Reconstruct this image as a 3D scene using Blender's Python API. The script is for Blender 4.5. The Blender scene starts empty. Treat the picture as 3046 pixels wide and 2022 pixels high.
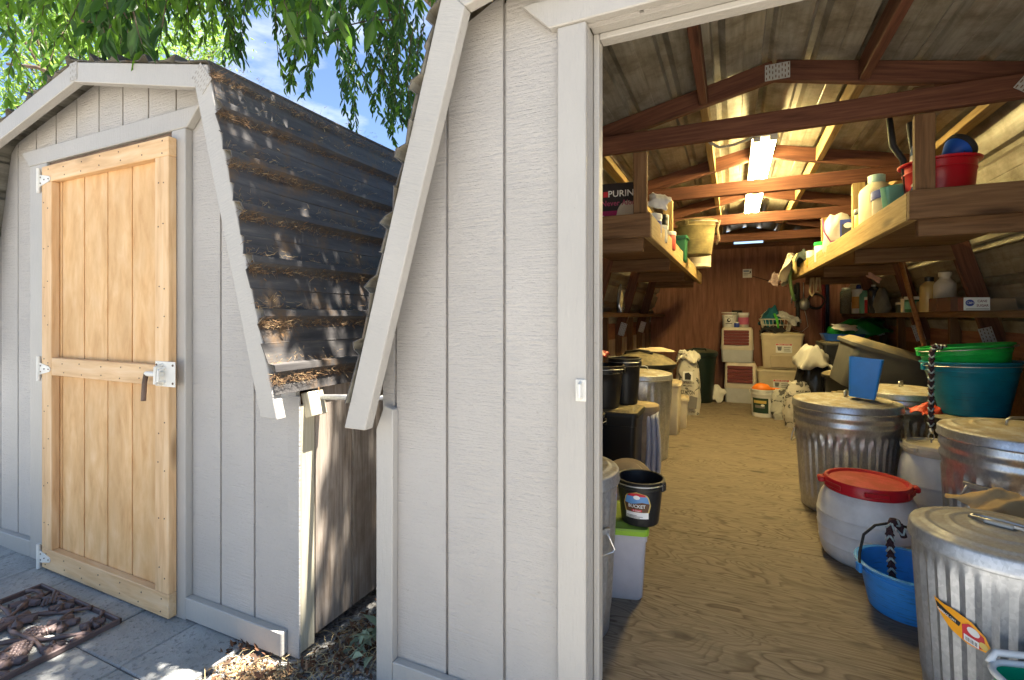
import bpy, bmesh, math, random
import numpy as np
from mathutils import Vector, Matrix, Euler
R = math.radians
random.seed(11)
rng = np.random.default_rng(7)
sc = bpy.context.scene
col = sc.collection

# ---------------------------------------------------------------- camera
cam = bpy.data.cameras.new('camera')
cam.sensor_width = 36.0
cam.lens = 36.0 * 1450.0 / 3046.0
cam.shift_y = -71.0 / 3046.0
cam.clip_start = 0.02
cam.clip_end = 600
camo = bpy.data.objects.new('camera', cam)
col.objects.link(camo)
camo.location = (0, 0, 1.18)
camo.rotation_euler = (R(90), 0, R(24.4))
sc.camera = camo

# ---------------------------------------------------------------- world, sun, exposure
SUN = Vector((0.27, 0.07, 0.96)).normalized()
w = bpy.data.worlds.new('World')
sc.world = w
w.use_nodes = True
nt = w.node_tree
nt.nodes.clear()
out = nt.nodes.new('ShaderNodeOutputWorld')
bg = nt.nodes.new('ShaderNodeBackground')
sky = nt.nodes.new('ShaderNodeTexSky')
sky.sky_type = 'NISHITA'
sky.sun_disc = False
sky.sun_elevation = math.asin(SUN.z)
sky.sun_rotation = math.atan2(SUN.x, SUN.y)
sky.air_density = 0.8
sky.dust_density = 0.2
sky.ozone_density = 2.5
tc = nt.nodes.new('ShaderNodeTexCoord')
mp = nt.nodes.new('ShaderNodeMapping')
mp.inputs['Scale'].default_value = (1.6, 1.6, 5.0)
nz = nt.nodes.new('ShaderNodeTexNoise')
nz.inputs['Scale'].default_value = 1.7
nz.inputs['Detail'].default_value = 7
nz.inputs['Roughness'].default_value = 0.58
rp = nt.nodes.new('ShaderNodeValToRGB')
rp.color_ramp.elements[0].position = 0.52
rp.color_ramp.elements[0].color = (0, 0, 0, 1)
rp.color_ramp.elements[1].position = 0.72
rp.color_ramp.elements[1].color = (0.85, 0.85, 0.85, 1)
mx = nt.nodes.new('ShaderNodeMixRGB')
mx.inputs['Color2'].default_value = (5.2, 5.4, 5.8, 1)
nt.links.new(tc.outputs['Generated'], mp.inputs['Vector'])
nt.links.new(mp.outputs['Vector'], nz.inputs['Vector'])
nt.links.new(nz.outputs['Fac'], rp.inputs['Fac'])
nt.links.new(rp.outputs['Color'], mx.inputs['Fac'])
nt.links.new(sky.outputs['Color'], mx.inputs['Color1'])
nt.links.new(mx.outputs['Color'], bg.inputs['Color'])
bg.inputs['Strength'].default_value = 0.052
nt.links.new(bg.outputs['Background'], out.inputs['Surface'])

sun = bpy.data.lights.new('sun', 'SUN')
sun.energy = 5.0
sun.angle = R(0.5)
sun.color = (1.0, 0.95, 0.86)
suno = bpy.data.objects.new('sun', sun)
col.objects.link(suno)
suno.location = (4, 1, 12)
suno.rotation_euler = (-SUN).to_track_quat('-Z', 'Y').to_euler()

vs = sc.view_settings
vs.view_transform = 'Standard'
vs.look = 'None'
vs.exposure = 2.55
vs.gamma = 1.0
vs.use_curve_mapping = False
sc.render.engine = 'CYCLES'
sc.cycles.use_denoising = True
sc.cycles.max_bounces = 8
sc.cycles.diffuse_bounces = 5
sc.cycles.glossy_bounces = 3
sc.cycles.transmission_bounces = 4
sc.cycles.transparent_max_bounces = 6
sc.cycles.caustics_reflective = False
sc.cycles.caustics_refractive = False
sc.cycles.sample_clamp_indirect = 8

# ---------------------------------------------------------------- mesh builder
class MB:
    def __init__(s):
        s.v = []; s.f = []; s.m = []; s.mat = 0
    def add(s, vs_, fs):
        b = len(s.v)
        s.v.extend([tuple(p) for p in vs_])
        for q in fs:
            s.f.append(tuple(i + b for i in q)); s.m.append(s.mat)
        return s
    def box(s, x0, x1, y0, y1, z0, z1, b=0.0, M=None):
        if b <= 0:
            V = [(x, y, z) for x in (x0, x1) for y in (y0, y1) for z in (z0, z1)]
            F = [(0, 1, 3, 2), (4, 6, 7, 5), (0, 4, 5, 1), (2, 3, 7, 6), (0, 2, 6, 4), (1, 5, 7, 3)]
        else:
            V = []; F = []
            cx, cy, cz = (x0 + x1) / 2, (y0 + y1) / 2, (z0 + z1) / 2
            h = ((x1 - x0) / 2, (y1 - y0) / 2, (z1 - z0) / 2)
            ix = {}
            for sx in (-1, 1):
                for sy in (-1, 1):
                    for sz in (-1, 1):
                        for a in range(3):
                            p = [h[0] - b, h[1] - b, h[2] - b]
                            p[a] = h[a]
                            ix[(sx, sy, sz, a)] = len(V)
                            V.append((cx + sx * p[0], cy + sy * p[1], cz + sz * p[2]))
            sg = lambda a, t, u, v: tuple({a: t, (a + 1) % 3: u, (a + 2) % 3: v}[k] for k in range(3))
            for a in range(3):
                for t in (-1, 1):
                    q = [sg(a, t, u, v) + (a,) for u, v in ((-1, -1), (1, -1), (1, 1), (-1, 1))]
                    if t < 0: q.reverse()
                    F.append(tuple(ix[k] for k in q))
            for a in range(3):
                b1, c1 = (a + 1) % 3, (a + 2) % 3
                for u in (-1, 1):
                    for v in (-1, 1):
                        q = [sg(a, -1, u, v) + (b1,), sg(a, 1, u, v) + (b1,), sg(a, 1, u, v) + (c1,), sg(a, -1, u, v) + (c1,)]
                        if u * v > 0: q.reverse()
                        F.append(tuple(ix[k] for k in q))
            for sx in (-1, 1):
                for sy in (-1, 1):
                    for sz in (-1, 1):
                        q = [ix[(sx, sy, sz, a)] for a in range(3)]
                        if sx * sy * sz < 0: q.reverse()
                        F.append(tuple(q))
        if M is not None:
            V = [M @ Vector(p) for p in V]
        return s.add(V, F)
    def prism(s, poly, a, b, axis='Y'):
        """extrude a counter-clockwise 2-D polygon from a to b along axis"""
        n = len(poly)
        mk = {'Y': lambda p, t: (p[0], t, p[1]), 'X': lambda p, t: (t, p[0], p[1]), 'Z': lambda p, t: (p[0], p[1], t)}[axis]
        V = [mk(p, a) for p in poly] + [mk(p, b) for p in poly]
        F = [tuple(range(n)), tuple(range(2 * n - 1, n - 1, -1))]
        for i in range(n):
            j = (i + 1) % n
            F.append((i, i + n, j + n, j))
        if axis != 'Y':
            F = [tuple(reversed(q)) for q in F]
        return s.add(V, F)
    def lathe(s, prof, n=32, c=(0, 0, 0), M=None, cap0=True, cap1=True, mod=None, rf=None):
        V = []; F = []
        k = len(prof)
        for i, (r, z) in enumerate(prof):
            for j in range(n):
                t = 2 * math.pi * j / n
                rr = r + (mod(t, z, i) if mod else 0)
                V.append((c[0] + rr * math.cos(t), c[1] + rr * math.sin(t), c[2] + z))
        for i in range(k - 1):
            for j in range(n):
                j2 = (j + 1) % n
                F.append((i * n + j, i * n + j2, (i + 1) * n + j2, (i + 1) * n + j))
        if cap0: F.append(tuple(range(n - 1, -1, -1)))
        if cap1: F.append(tuple((k - 1) * n + j for j in range(n)))
        if M is not None: V = [M @ Vector(p) for p in V]
        return s.add(V, F)
    def tube(s, pts, r, n=8, caps=True):
        pts = [Vector(p) for p in pts]
        k = len(pts)
        rs = r if isinstance(r, (list, tuple)) else [r] * k
        V = []; F = []
        t0 = (pts[1] - pts[0]).normalized()
        up = Vector((0, 0, 1)) if abs(t0.z) < 0.9 else Vector((1, 0, 0))
        u = t0.cross(up).normalized()
        for i in range(k):
            t = (pts[min(i + 1, k - 1)] - pts[max(i - 1, 0)]).normalized()
            u = (u - t * u.dot(t))
            u = u.normalized() if u.length > 1e-6 else t.orthogonal().normalized()
            vv = t.cross(u)
            for j in range(n):
                a = 2 * math.pi * j / n
                V.append(pts[i] + (u * math.cos(a) + vv * math.sin(a)) * rs[i])
        for i in range(k - 1):
            for j in range(n):
                j2 = (j + 1) % n
                F.append((i * n + j, i * n + j2, (i + 1) * n + j2, (i + 1) * n + j))
        if caps:
            F.append(tuple(range(n - 1, -1, -1)))
            F.append(tuple((k - 1) * n + j for j in range(n)))
        return s.add(V, F)
    def loft(s, loops, cap0=True, cap1=True):
        n = len(loops[0]); V = []; F = []
        for L in loops: V.extend(L)
        for i in range(len(loops) - 1):
            for j in range(n):
                j2 = (j + 1) % n
                F.append((i * n + j, i * n + j2, (i + 1) * n + j2, (i + 1) * n + j))
        if cap0: F.append(tuple(range(n - 1, -1, -1)))
        if cap1: F.append(tuple((len(loops) - 1) * n + j for j in range(n)))
        return s.add(V, F)
    def grid(s, fn, nu, nv):
        V = [fn(i / nu, j / nv) for j in range(nv + 1) for i in range(nu + 1)]
        F = [(j * (nu + 1) + i, j * (nu + 1) + i + 1, (j + 1) * (nu + 1) + i + 1, (j + 1) * (nu + 1) + i) for j in range(nv) for i in range(nu)]
        return s.add(V, F)
    def ball(s, c, r, nu=10, nv=6, M=None):
        rx, ry, rz = r if isinstance(r, (tuple, list)) else (r, r, r)
        V = []
        for i in range(nv + 1):
            ph = math.pi * (i + 0.02) / (nv + 0.04) - math.pi / 2
            for j in range(nu):
                th = 2 * math.pi * j / nu
                V.append((c[0] + rx * math.cos(ph) * math.cos(th), c[1] + ry * math.cos(ph) * math.sin(th), c[2] + rz * math.sin(ph)))
        F = [(i * nu + j, i * nu + (j + 1) % nu, (i + 1) * nu + (j + 1) % nu, (i + 1) * nu + j) for i in range(nv) for j in range(nu)]
        F.append(tuple(range(nu - 1, -1, -1))); F.append(tuple(nv * nu + j for j in range(nu)))
        if M is not None: V = [M @ Vector(p) for p in V]
        return s.add(V, F)
    def mesh(s, name, mats, smooth=False, fix=False):
        me = bpy.data.meshes.new(name)
        me.from_pydata(s.v, [], s.f)
        if not isinstance(mats, (list, tuple)): mats = [mats]
        for m in mats: me.materials.append(m)
        if len(mats) > 1: me.polygons.foreach_set('material_index', s.m)
        if fix:
            bm = bmesh.new(); bm.from_mesh(me)
            bmesh.ops.recalc_face_normals(bm, faces=bm.faces)
            bm.to_mesh(me); bm.free()
        if smooth is not False:
            if smooth is True:
                me.polygons.foreach_set('use_smooth', [True] * len(me.polygons))
            else:
                me.shade_smooth() if hasattr(me, 'shade_smooth') else None
                try: me.set_sharp_from_angle(angle=R(smooth))
                except Exception: pass
        me.update()
        return me
    def build(s, name, mats, parent=None, smooth=False, fix=False, world=False, M=None):
        return place(name, s.mesh(name, mats, smooth, fix), parent, M, world)

WM = {}
def adopt(o, T):
    """make a piece that was laid out in scene coordinates a part of T"""
    o.parent = T; o.matrix_parent_inverse = WM[T.name].inverted(); return o
def place(name, me, parent=None, M=None, world=False):
    """world=True: coordinates are scene coordinates although the parent stands elsewhere"""
    o = bpy.data.objects.new(name, me)
    col.objects.link(o)
    M = M or Matrix.Identity(4)
    o.matrix_basis = M
    if parent is not None:
        o.parent = parent
        if world:
            o.matrix_parent_inverse = WM[parent.name].inverted()
            WM[o.name] = M.copy()
        else:
            WM[o.name] = WM[parent.name] @ M
    else:
        WM[o.name] = M.copy()
    return o
def tag(o, label, cat=None, group=None, kind=None):
    if label: o['label'] = label
    if cat: o['category'] = cat
    if group: o['group'] = group
    if kind: o['kind'] = kind
    return o
def thing(name, label, cat, loc=(0, 0, 0), rz=0.0, group=None, rot=None):
    o = bpy.data.objects.new(name, None)
    col.objects.link(o)
    o.empty_display_size = 0.1
    M = Matrix.Translation(Vector(loc)) @ ((Euler(rot).to_matrix().to_4x4()) if rot else Matrix.Rotation(rz, 4, 'Z'))
    o.matrix_basis = M
    WM[o.name] = M
    return tag(o, label, cat, group)
def struct(o): o['kind'] = 'structure'; return o
def stuff(o): o['kind'] = 'stuff'; return o

_bc = {}
def board(name, p0, p1, wid, thk, mat, parent, up=(0, 0, 1), b=0.003):
    """a sawn board from p0 to p1: wid across, thk along 'up'; local x runs along the grain"""
    p0, p1 = Vector(p0), Vector(p1)
    L = (p1 - p0).length
    x = (p1 - p0).normalized(); up = Vector(up)
    y = up.cross(x).normalized(); z = x.cross(y)
    M = Matrix((x, y, z)).transposed().to_4x4()
    M.translation = (p0 + p1) / 2
    key = (round(L, 4), round(wid, 4), round(thk, 4), mat.name, name)
    if key not in _bc:
        _bc[key] = MB().box(-L / 2, L / 2, -wid / 2, wid / 2, -thk / 2, thk / 2, b=b).mesh(name, mat)
    return place(name, _bc[key], parent, M, world=True)

# ---------------------------------------------------------------- materials
MATS = {}
def newmat(name):
    m = bpy.data.materials.new(name); m.use_nodes = True
    MATS[name] = m
    n = m.node_tree; p = n.nodes['Principled BSDF']
    return m, n, p
def N(n, t, **k):
    d = n.nodes.new(t)
    for a, v in k.items():
        if a in d.inputs: d.inputs[a].default_value = v
        else: setattr(d, a, v)
    return d
def coords(n, scale=(1, 1, 1), kind='Object', rand=False, rot=(0, 0, 0)):
    t = N(n, 'ShaderNodeTexCoord')
    m = N(n, 'ShaderNodeMapping'); m.inputs['Scale'].default_value = scale; m.inputs['Rotation'].default_value = rot
    n.links.new(t.outputs[kind], m.inputs['Vector'])
    if rand:
        oi = N(n, 'ShaderNodeObjectInfo')
        mu = N(n, 'ShaderNodeVectorMath', operation='SCALE'); mu.inputs['Scale'].default_value = 37.0
        cb = N(n, 'ShaderNodeCombineXYZ')
        for k in range(3): n.links.new(oi.outputs['Random'], cb.inputs[k])
        n.links.new(cb.outputs[0], mu.inputs[0])
        n.links.new(mu.outputs[0], m.inputs['Location'])
    return m.outputs['Vector']
def noise(n, vec, scale=5, detail=4, rough=0.55, dist=0.0):
    d = N(n, 'ShaderNodeTexNoise', Scale=scale, Detail=detail, Roughness=rough, Distortion=dist)
    n.links.new(vec, d.inputs['Vector'])
    return d.outputs['Fac']
def ramp(n, fac, stops):
    d = N(n, 'ShaderNodeValToRGB')
    e = d.color_ramp.elements
    while len(e) < len(stops): e.new(0.5)
    for i, (p, c) in enumerate(stops):
        e[i].position = p
        e[i].color = (*c, 1) if not isinstance(c, (int, float)) else (c, c, c, 1)
    n.links.new(fac, d.inputs['Fac'])
    return d.outputs['Color']
def mix(n, fac, a, b, mode='MIX'):
    d = N(n, 'ShaderNodeMixRGB', blend_type=mode)
    for s_, v in (('Fac', fac), ('Color1', a), ('Color2', b)):
        if hasattr(v, 'is_output'): n.links.new(v, d.inputs[s_])
        elif isinstance(v, (int, float)): d.inputs[s_].default_value = v
        else: d.inputs[s_].default_value = (*v, 1)
    return d.outputs['Color']
def bump(n, p, h, strength=0.3, dist=0.01, prev=None):
    d = N(n, 'ShaderNodeBump', Strength=strength, Distance=dist)
    n.links.new(h, d.inputs['Height'])
    if prev: n.links.new(prev, d.inputs['Normal'])
    n.links.new(d.outputs['Normal'], p.inputs['Normal'])
    return d.outputs['Normal']

def wood(name, dark, mid, light, stretch=(1.6, 22, 22), rough=0.75, bumpk=0.25, knots=True, gloss=0.25):
    m, n, p = newmat(name)
    v = coords(n, stretch, rand=True)
    g = noise(n, v, 2.4, 6, 0.62, 0.35)
    c = ramp(n, g, [(0.28, dark), (0.5, mid), (0.74, light)])
    v2 = coords(n, (1.3, 3.2, 3.2), rand=True)
    big = noise(n, v2, 1.7, 3)
    c = mix(n, ramp(n, big, [(0.35, 0.0), (0.75, 0.45)]), c, tuple(x * 0.62 for x in mid))
    if knots:
        vo = N(n, 'ShaderNodeTexVoronoi', Scale=1.0); vo.feature = 'F1'
        n.links.new(coords(n, (1.5, 6.5, 6.5), rand=True), vo.inputs['Vector'])
        k = ramp(n, vo.outputs['Distance'], [(0.05, 1.0), (0.16, 0.0)])
        c = mix(n, mix(n, 0.75, (0, 0, 0), k), c, tuple(x * 0.42 for x in dark))
    n.links.new(c, p.inputs['Base Color'])
    p.inputs['Roughness'].default_value = rough
    p.inputs['Specular IOR Level'].default_value = gloss
    bump(n, p, g, bumpk, 0.004)
    return m

def paint(name, base, var=0.08, saw=True, dirt=(0.30, 0.26, 0.21)):
    """brushed exterior paint over rough-sawn plywood"""
    m, n, p = newmat(name)
    v = coords(n, (1.0, 1.0, 1.0), rand=True)
    big = noise(n, v, 2.3, 5, 0.6)
    c = mix(n, ramp(n, big, [(0.3, 0.0), (0.8, 1.0)]), tuple(x * (1 - var) for x in base), tuple(min(1, x * (1 + var)) for x in base))
    sp = noise(n, coords(n, (30, 30, 30), rand=True), 2.2, 2, 0.5)
    c = mix(n, ramp(n, sp, [(0.71, 0.0), (0.80, 0.5)]), c, dirt)
    n.links.new(c, p.inputs['Base Color'])
    p.inputs['Roughness'].default_value = 0.48
    p.inputs['Specular IOR Level'].default_value = 0.4
    h1 = noise(n, coords(n, (6, 6, 95), rand=True), 1.5, 5, 0.72) if saw else noise(n, coords(n, (60, 60, 7), rand=True), 2.0, 3, 0.6)
    nn = bump(n, p, h1, 1.0 if saw else 0.35, 0.006)
    h2 = noise(n, coords(n, (48, 48, 60), rand=True), 1.5, 3, 0.55)
    bump(n, p, h2, 0.6 if saw else 0.2, 0.005, nn)
    return m

def plain(name, c, rough=0.45, metal=0.0, var=0.10, dust=None, bumpk=0.05, spec=0.4, trans=0.0, alpha=None, scr=False):
    m, n, p = newmat(name)
    nf = noise(n, coords(n, (1, 1, 1), rand=True), 9, 5, 0.6)
    cc = mix(n, ramp(n, nf, [(0.3, 0.0), (0.75, 1.0)]), tuple(x * (1 - var) for x in c), tuple(min(1, x * (1 + var)) for x in c))
    if scr:
        sn = noise(n, coords(n, (5, 5, 70), rand=True), 2.2, 5, 0.75)
        cc = mix(n, ramp(n, sn, [(0.54, 0.0), (0.66, 0.7)]), cc, tuple(x * 0.30 + 0.02 for x in c))
    if dust:
        ge = N(n, 'ShaderNodeNewGeometry'); sx = N(n, 'ShaderNodeSeparateXYZ')
        n.links.new(ge.outputs['Normal'], sx.inputs[0])
        dn = noise(n, coords(n, (1, 1, 1), rand=True), 14, 6, 0.7)
        mu = N(n, 'ShaderNodeMath', operation='MULTIPLY'); n.links.new(sx.outputs['Z'], mu.inputs[0])
        n.links.new(ramp(n, dn, [(0.25, 0.35), (0.65, 1.0)]), mu.inputs[1])
        f = ramp(n, mu.outputs[0], [(0.25, 0.0), (0.85, dust[1])])
        cc = mix(n, f, cc, dust[0])
        rr = mix(n, f, (rough,) * 3, (0.9,) * 3)
        n.links.new(rr, p.inputs['Roughness'])
        if metal > 0: n.links.new(mix(n, f, (metal,) * 3, (0.0,) * 3), p.inputs['Metallic'])
    else:
        p.inputs['Roughness'].default_value = rough
    if not (dust and metal > 0): p.inputs['Metallic'].default_value = metal
    n.links.new(cc, p.inputs['Base Color'])
    p.inputs['Specular IOR Level'].default_value = spec
    if trans: p.inputs['Transmission Weight'].default_value = trans; p.inputs['IOR'].default_value = 1.2
    if alpha is not None: p.inputs['Alpha'].default_value = alpha
    if bumpk: bump(n, p, noise(n, coords(n, (1, 1, 1), rand=True), 28, 3), bumpk, 0.004)
    return m

def emit(name, c, s):
    m, n, p = newmat(name)
    p.inputs['Base Color'].default_value = (0.9, 0.9, 0.9, 1)
    p.inputs['Emission Color'].default_value = (*c, 1)
    p.inputs['Emission Strength'].default_value = s
    return m

PAINT = (0.48, 0.445, 0.405)
paint_wall = paint('paint siding', PAINT)
paint_trim = paint('paint trim', (0.42, 0.392, 0.352), saw=False)
pine = wood('new pine', (0.55, 0.31, 0.14), (0.74, 0.48, 0.25), (0.82, 0.60, 0.37), (1.2, 12, 12), 0.6, 0.12)
pinep = wood('new plywood', (0.58, 0.31, 0.12), (0.72, 0.44, 0.20), (0.82, 0.56, 0.31), (2.2, 7, 7), 0.65, 0.3, knots=False)
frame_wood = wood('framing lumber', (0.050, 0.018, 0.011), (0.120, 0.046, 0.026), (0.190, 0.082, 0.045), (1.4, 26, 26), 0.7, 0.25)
shelf_wood = wood('shelf lumber', (0.22, 0.14, 0.055), (0.36, 0.245, 0.10), (0.47, 0.34, 0.16), (1.6, 30, 30), 0.75, 0.3)
stud_wood = wood('old stud', (0.08, 0.04, 0.02), (0.17, 0.09, 0.042), (0.24, 0.14, 0.07), (1.6, 24, 24), 0.8, 0.3)
cream_wood = wood('cream board', (0.42, 0.36, 0.25), (0.58, 0.52, 0.38), (0.66, 0.60, 0.47), (2.4, 60, 60), 0.7, 0.2)
back_ply = wood('red plywood', (0.12, 0.050, 0.034), (0.235, 0.105, 0.070), (0.33, 0.165, 0.11), (1.1, 13, 13), 0.7, 0.2, knots=False)
handle_wood = wood('varnished handle', (0.20, 0.08, 0.03), (0.34, 0.15, 0.06), (0.44, 0.22, 0.09), (1.5, 40, 40), 0.35, 0.1, knots=False, gloss=0.5)

def weathered():
    m, n, p = newmat('weathered siding')
    v = coords(n, (28, 28, 1.8), rand=True)
    g = noise(n, v, 2.0, 6, 0.65, 0.4)
    c = ramp(n, g, [(0.3, (0.20, 0.15, 0.11)), (0.5, (0.38, 0.31, 0.25)), (0.72, (0.50, 0.43, 0.36))])
    b = noise(n, coords(n, (1, 1, 0.6), rand=True), 4, 5, 0.65)
    c = mix(n, ramp(n, b, [(0.50, 0.0), (0.72, 0.75)]), c, (0.17, 0.11, 0.065))
    n.links.new(c, p.inputs['Base Color'])
    p.inputs['Roughness'].default_value = 0.85
    bump(n, p, g, 0.5, 0.005)
    return m
weather = weathered()

def roof_out():
    m, n, p = newmat('dark roof metal')
    a = noise(n, coords(n, (9, 1.0, 9)), 3, 6, 0.7)
    c = ramp(n, a, [(0.3, (0.048, 0.043, 0.042)), (0.6, (0.095, 0.086, 0.080)), (0.8, (0.18, 0.155, 0.125))])
    b = noise(n, coords(n, (3, 3, 3)), 2.5, 6, 0.7)
    c = mix(n, ramp(n, b, [(0.52, 0.0), (0.68, 0.8)]), c, (0.16, 0.095, 0.045))
    n.links.new(c, p.inputs['Base Color'])
    p.inputs['Roughness'].default_value = 0.68
    p.inputs['Specular IOR Level'].default_value = 0.3
    bump(n, p, b, 0.2, 0.004)
    return m
roof_dark = roof_out()
def roof_in():
    m, n, p = newmat('pale roof metal underside')
    a = noise(n, coords(n, (22, 1.6, 22)), 2, 6, 0.65)
    c = ramp(n, a, [(0.3, (0.17, 0.155, 0.12)), (0.6, (0.29, 0.27, 0.22)), (0.85, (0.36, 0.34, 0.285))])
    b = noise(n, coords(n, (2, 2, 2)), 3, 5, 0.7)
    c = mix(n, ramp(n, b, [(0.44, 0.0), (0.66, 0.75)]), c, (0.085, 0.062, 0.034))
    n.links.new(c, p.inputs['Base Color'])
    p.inputs['Roughness'].default_value = 0.42
    p.inputs['Metallic'].default_value = 0.15
    return m
roof_pale = roof_in()

def floor_mat():
    m, n, p = newmat('worn plywood floor')
    v = coords(n, (1.0, 4.2, 1))
    wv = N(n, 'ShaderNodeTexNoise', Scale=1.1, Detail=3, Roughness=0.5, Distortion=0.6)
    n.links.new(v, wv.inputs['Vector'])
    mul = N(n, 'ShaderNodeMath', operation='MULTIPLY'); mul.inputs[1].default_value = 26
    n.links.new(wv.outputs['Fac'], mul.inputs[0])
    fr = N(n, 'ShaderNodeMath', operation='FRACT'); n.links.new(mul.outputs[0], fr.inputs[0])
    rings = ramp(n, fr.outputs[0], [(0.0, 0.0), (0.55, 0.10), (0.86, 1.0), (0.97, 0.0)])
    fine = noise(n, coords(n, (3, 60, 1)), 2, 5, 0.65)
    base = ramp(n, fine, [(0.3, (0.155, 0.118, 0.080)), (0.55, (0.235, 0.188, 0.132)), (0.8, (0.30, 0.250, 0.185))])
    amt = noise(n, coords(n, (2, 3, 1)), 1.6, 3)
    c = mix(n, mix(n, 1.0, rings, ramp(n, amt, [(0.30, 0.35), (0.60, 0.95)]), 'MULTIPLY'), base, (0.085, 0.055, 0.032))
    vo = N(n, 'ShaderNodeTexVoronoi', Scale=2.6); n.links.new(coords(n, (1.0, 2.2, 1)), vo.inputs['Vector'])
    kn = ramp(n, vo.outputs['Distance'], [(0.08, 1.0), (0.17, 0.0)])
    sel = ramp(n, noise(n, coords(n, (1, 1, 1)), 2.2, 2), [(0.44, 0.0), (0.55, 0.85)])
    c = mix(n, mix(n, 1.0, kn, sel, 'MULTIPLY'), c, (0.062, 0.046, 0.032))
    dirt = noise(n, coords(n, (1, 1, 1)), 7, 7, 0.75)
    c = mix(n, ramp(n, dirt, [(0.56, 0.0), (0.75, 0.6)]), c, (0.085, 0.07, 0.055))
    n.links.new(c, p.inputs['Base Color'])
    p.inputs['Roughness'].default_value = 0.72
    bump(n, p, fine, 0.25, 0.003)
    return m
floor_ply = floor_mat()

DUST = (0.29, 0.235, 0.13)
def galv(name, dustk=0.9, dark=1.0, rr=0.0):
    m, n, p = newmat(name)
    vo = N(n, 'ShaderNodeTexVoronoi', Scale=150); n.links.new(coords(n, (1, 1, 0.6)), vo.inputs['Vector'])
    bw = N(n, 'ShaderNodeRGBToBW'); n.links.new(vo.outputs['Color'], bw.inputs[0])
    a = noise(n, coords(n, (1, 1, 1), rand=True), 6, 5, 0.65)
    c = ramp(n, bw.outputs[0], [(0.2, tuple(x * dark for x in (0.50, 0.52, 0.55))), (0.8, tuple(x * dark for x in (0.62, 0.64, 0.67)))])
    c = mix(n, ramp(n, a, [(0.45, 0.0), (0.8, 0.55)]), c, (0.20, 0.20, 0.20))
    ge = N(n, 'ShaderNodeNewGeometry'); sx = N(n, 'ShaderNodeSeparateXYZ'); n.links.new(ge.outputs['Normal'], sx.inputs[0])
    dn = noise(n, coords(n, (1, 1, 1), rand=True), 12, 6, 0.7)
    mu = N(n, 'ShaderNodeMath', operation='MULTIPLY'); n.links.new(sx.outputs['Z'], mu.inputs[0]); n.links.new(ramp(n, dn, [(0.25, 0.5), (0.6, 1.0)]), mu.inputs[1])
    f = ramp(n, mu.outputs[0], [(0.35, 0.0), (0.9, dustk)])
    n.links.new(mix(n, f, c, DUST), p.inputs['Base Color'])
    n.links.new(mix(n, f, (0.85,) * 3, (0.0,) * 3), p.inputs['Metallic'])
    n.links.new(mix(n, f, mix(n, ramp(n, a, [(0.3, 0.0), (0.8, 1.0)]), (0.30 + rr,) * 3, (0.48 + rr,) * 3), (0.9,) * 3), p.inputs['Roughness'])
    return m
galv_m = galv('galvanised steel')
galv_clean = galv('galvanised steel light', 0.6, 0.80, 0.16)
wire = plain('bright wire', (0.55, 0.55, 0.55), 0.35, 0.9, 0.05)
iron = plain('cast iron', (0.135, 0.095, 0.088), 0.55, 0.25, 0.3, bumpk=0.3)
steel_plate = plain('zinc plate', (0.50, 0.50, 0.48), 0.5, 0.6, 0.15)
white_hw = plain('painted hardware', (0.72, 0.69, 0.62), 0.45, 0.0, 0.1, bumpk=0.2)
rust = plain('rusty steel', (0.20, 0.13, 0.09), 0.8, 0.2, 0.4, bumpk=0.3)
nailm = plain('nail heads', (0.16, 0.11, 0.08), 0.6, 0.3)
pl = {}
def P(name, c, **k):
    if name not in pl: pl[name] = plain(name, c, **k)
    return pl[name]
D9 = (DUST, 0.85); D5 = (DUST, 0.5)
black_pl = P('black plastic', (0.014, 0.014, 0.015), rough=0.38, dust=(DUST, 0.35))
black_dusty = P('dusty black plastic', (0.022, 0.022, 0.020), rough=0.55, dust=(DUST, 0.95))
white_pl = P('white plastic', (0.72, 0.72, 0.70), rough=0.4, dust=(DUST, 0.3), var=0.06)
worn_white = P('scuffed white plastic', (0.78, 0.78, 0.78), rough=0.42, var=0.16, dust=(DUST, 0.35), bumpk=0.1)
red_pl = P('red plastic', (0.50, 0.010, 0.022), rough=0.32, dust=((0.24, 0.055, 0.025), 0.7))
blue_pl = P('blue plastic', (0.045, 0.30, 0.80), rough=0.42, scr=True)
blue2_pl = P('bright blue plastic', (0.040, 0.28, 0.82), rough=0.45, var=0.12)
teal_pl = P('teal plastic', (0.006, 0.22, 0.31), rough=0.4, var=0.2, scr=True)
green_pl = P('green plastic', (0.015, 0.50, 0.075), rough=0.4, var=0.2, scr=True)
dkgreen_pl = P('dark green plastic', (0.012, 0.10, 0.045), rough=0.4)
emerald_pl = P('emerald plastic', (0.0, 0.26, 0.13), rough=0.35)
lime_pl = P('lime plastic', (0.27, 0.46, 0.035), rough=0.4, dust=(DUST, 0.35))
beige_pl = P('beige plastic', (0.56, 0.48, 0.34), rough=0.5, dust=((0.30, 0.22, 0.13), 0.8))
cream_pl = P('cream plastic', (0.62, 0.56, 0.44), rough=0.5, dust=(DUST, 0.4))
maroon_pl = P('maroon plastic', (0.16, 0.035, 0.035), rough=0.55)
grey_pl = P('grey plastic', (0.10, 0.10, 0.095), rough=0.5, dust=(DUST, 0.9))
frost_pl = P('frosted plastic', (0.50, 0.47, 0.49), rough=0.5, trans=0.12)
orange_pl = P('orange plastic', (0.85, 0.22, 0.02), rough=0.45)
bgreen_pl = P('blackish green plastic', (0.010, 0.022, 0.018), rough=0.4, dust=(DUST, 0.3))
cardb = P('cardboard', (0.36, 0.25, 0.14), rough=0.85)
paper_w = P('white paper', (0.70, 0.68, 0.64), rough=0.85)
paper_t = P('tan paper', (0.52, 0.36, 0.17), rough=0.85)
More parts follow.
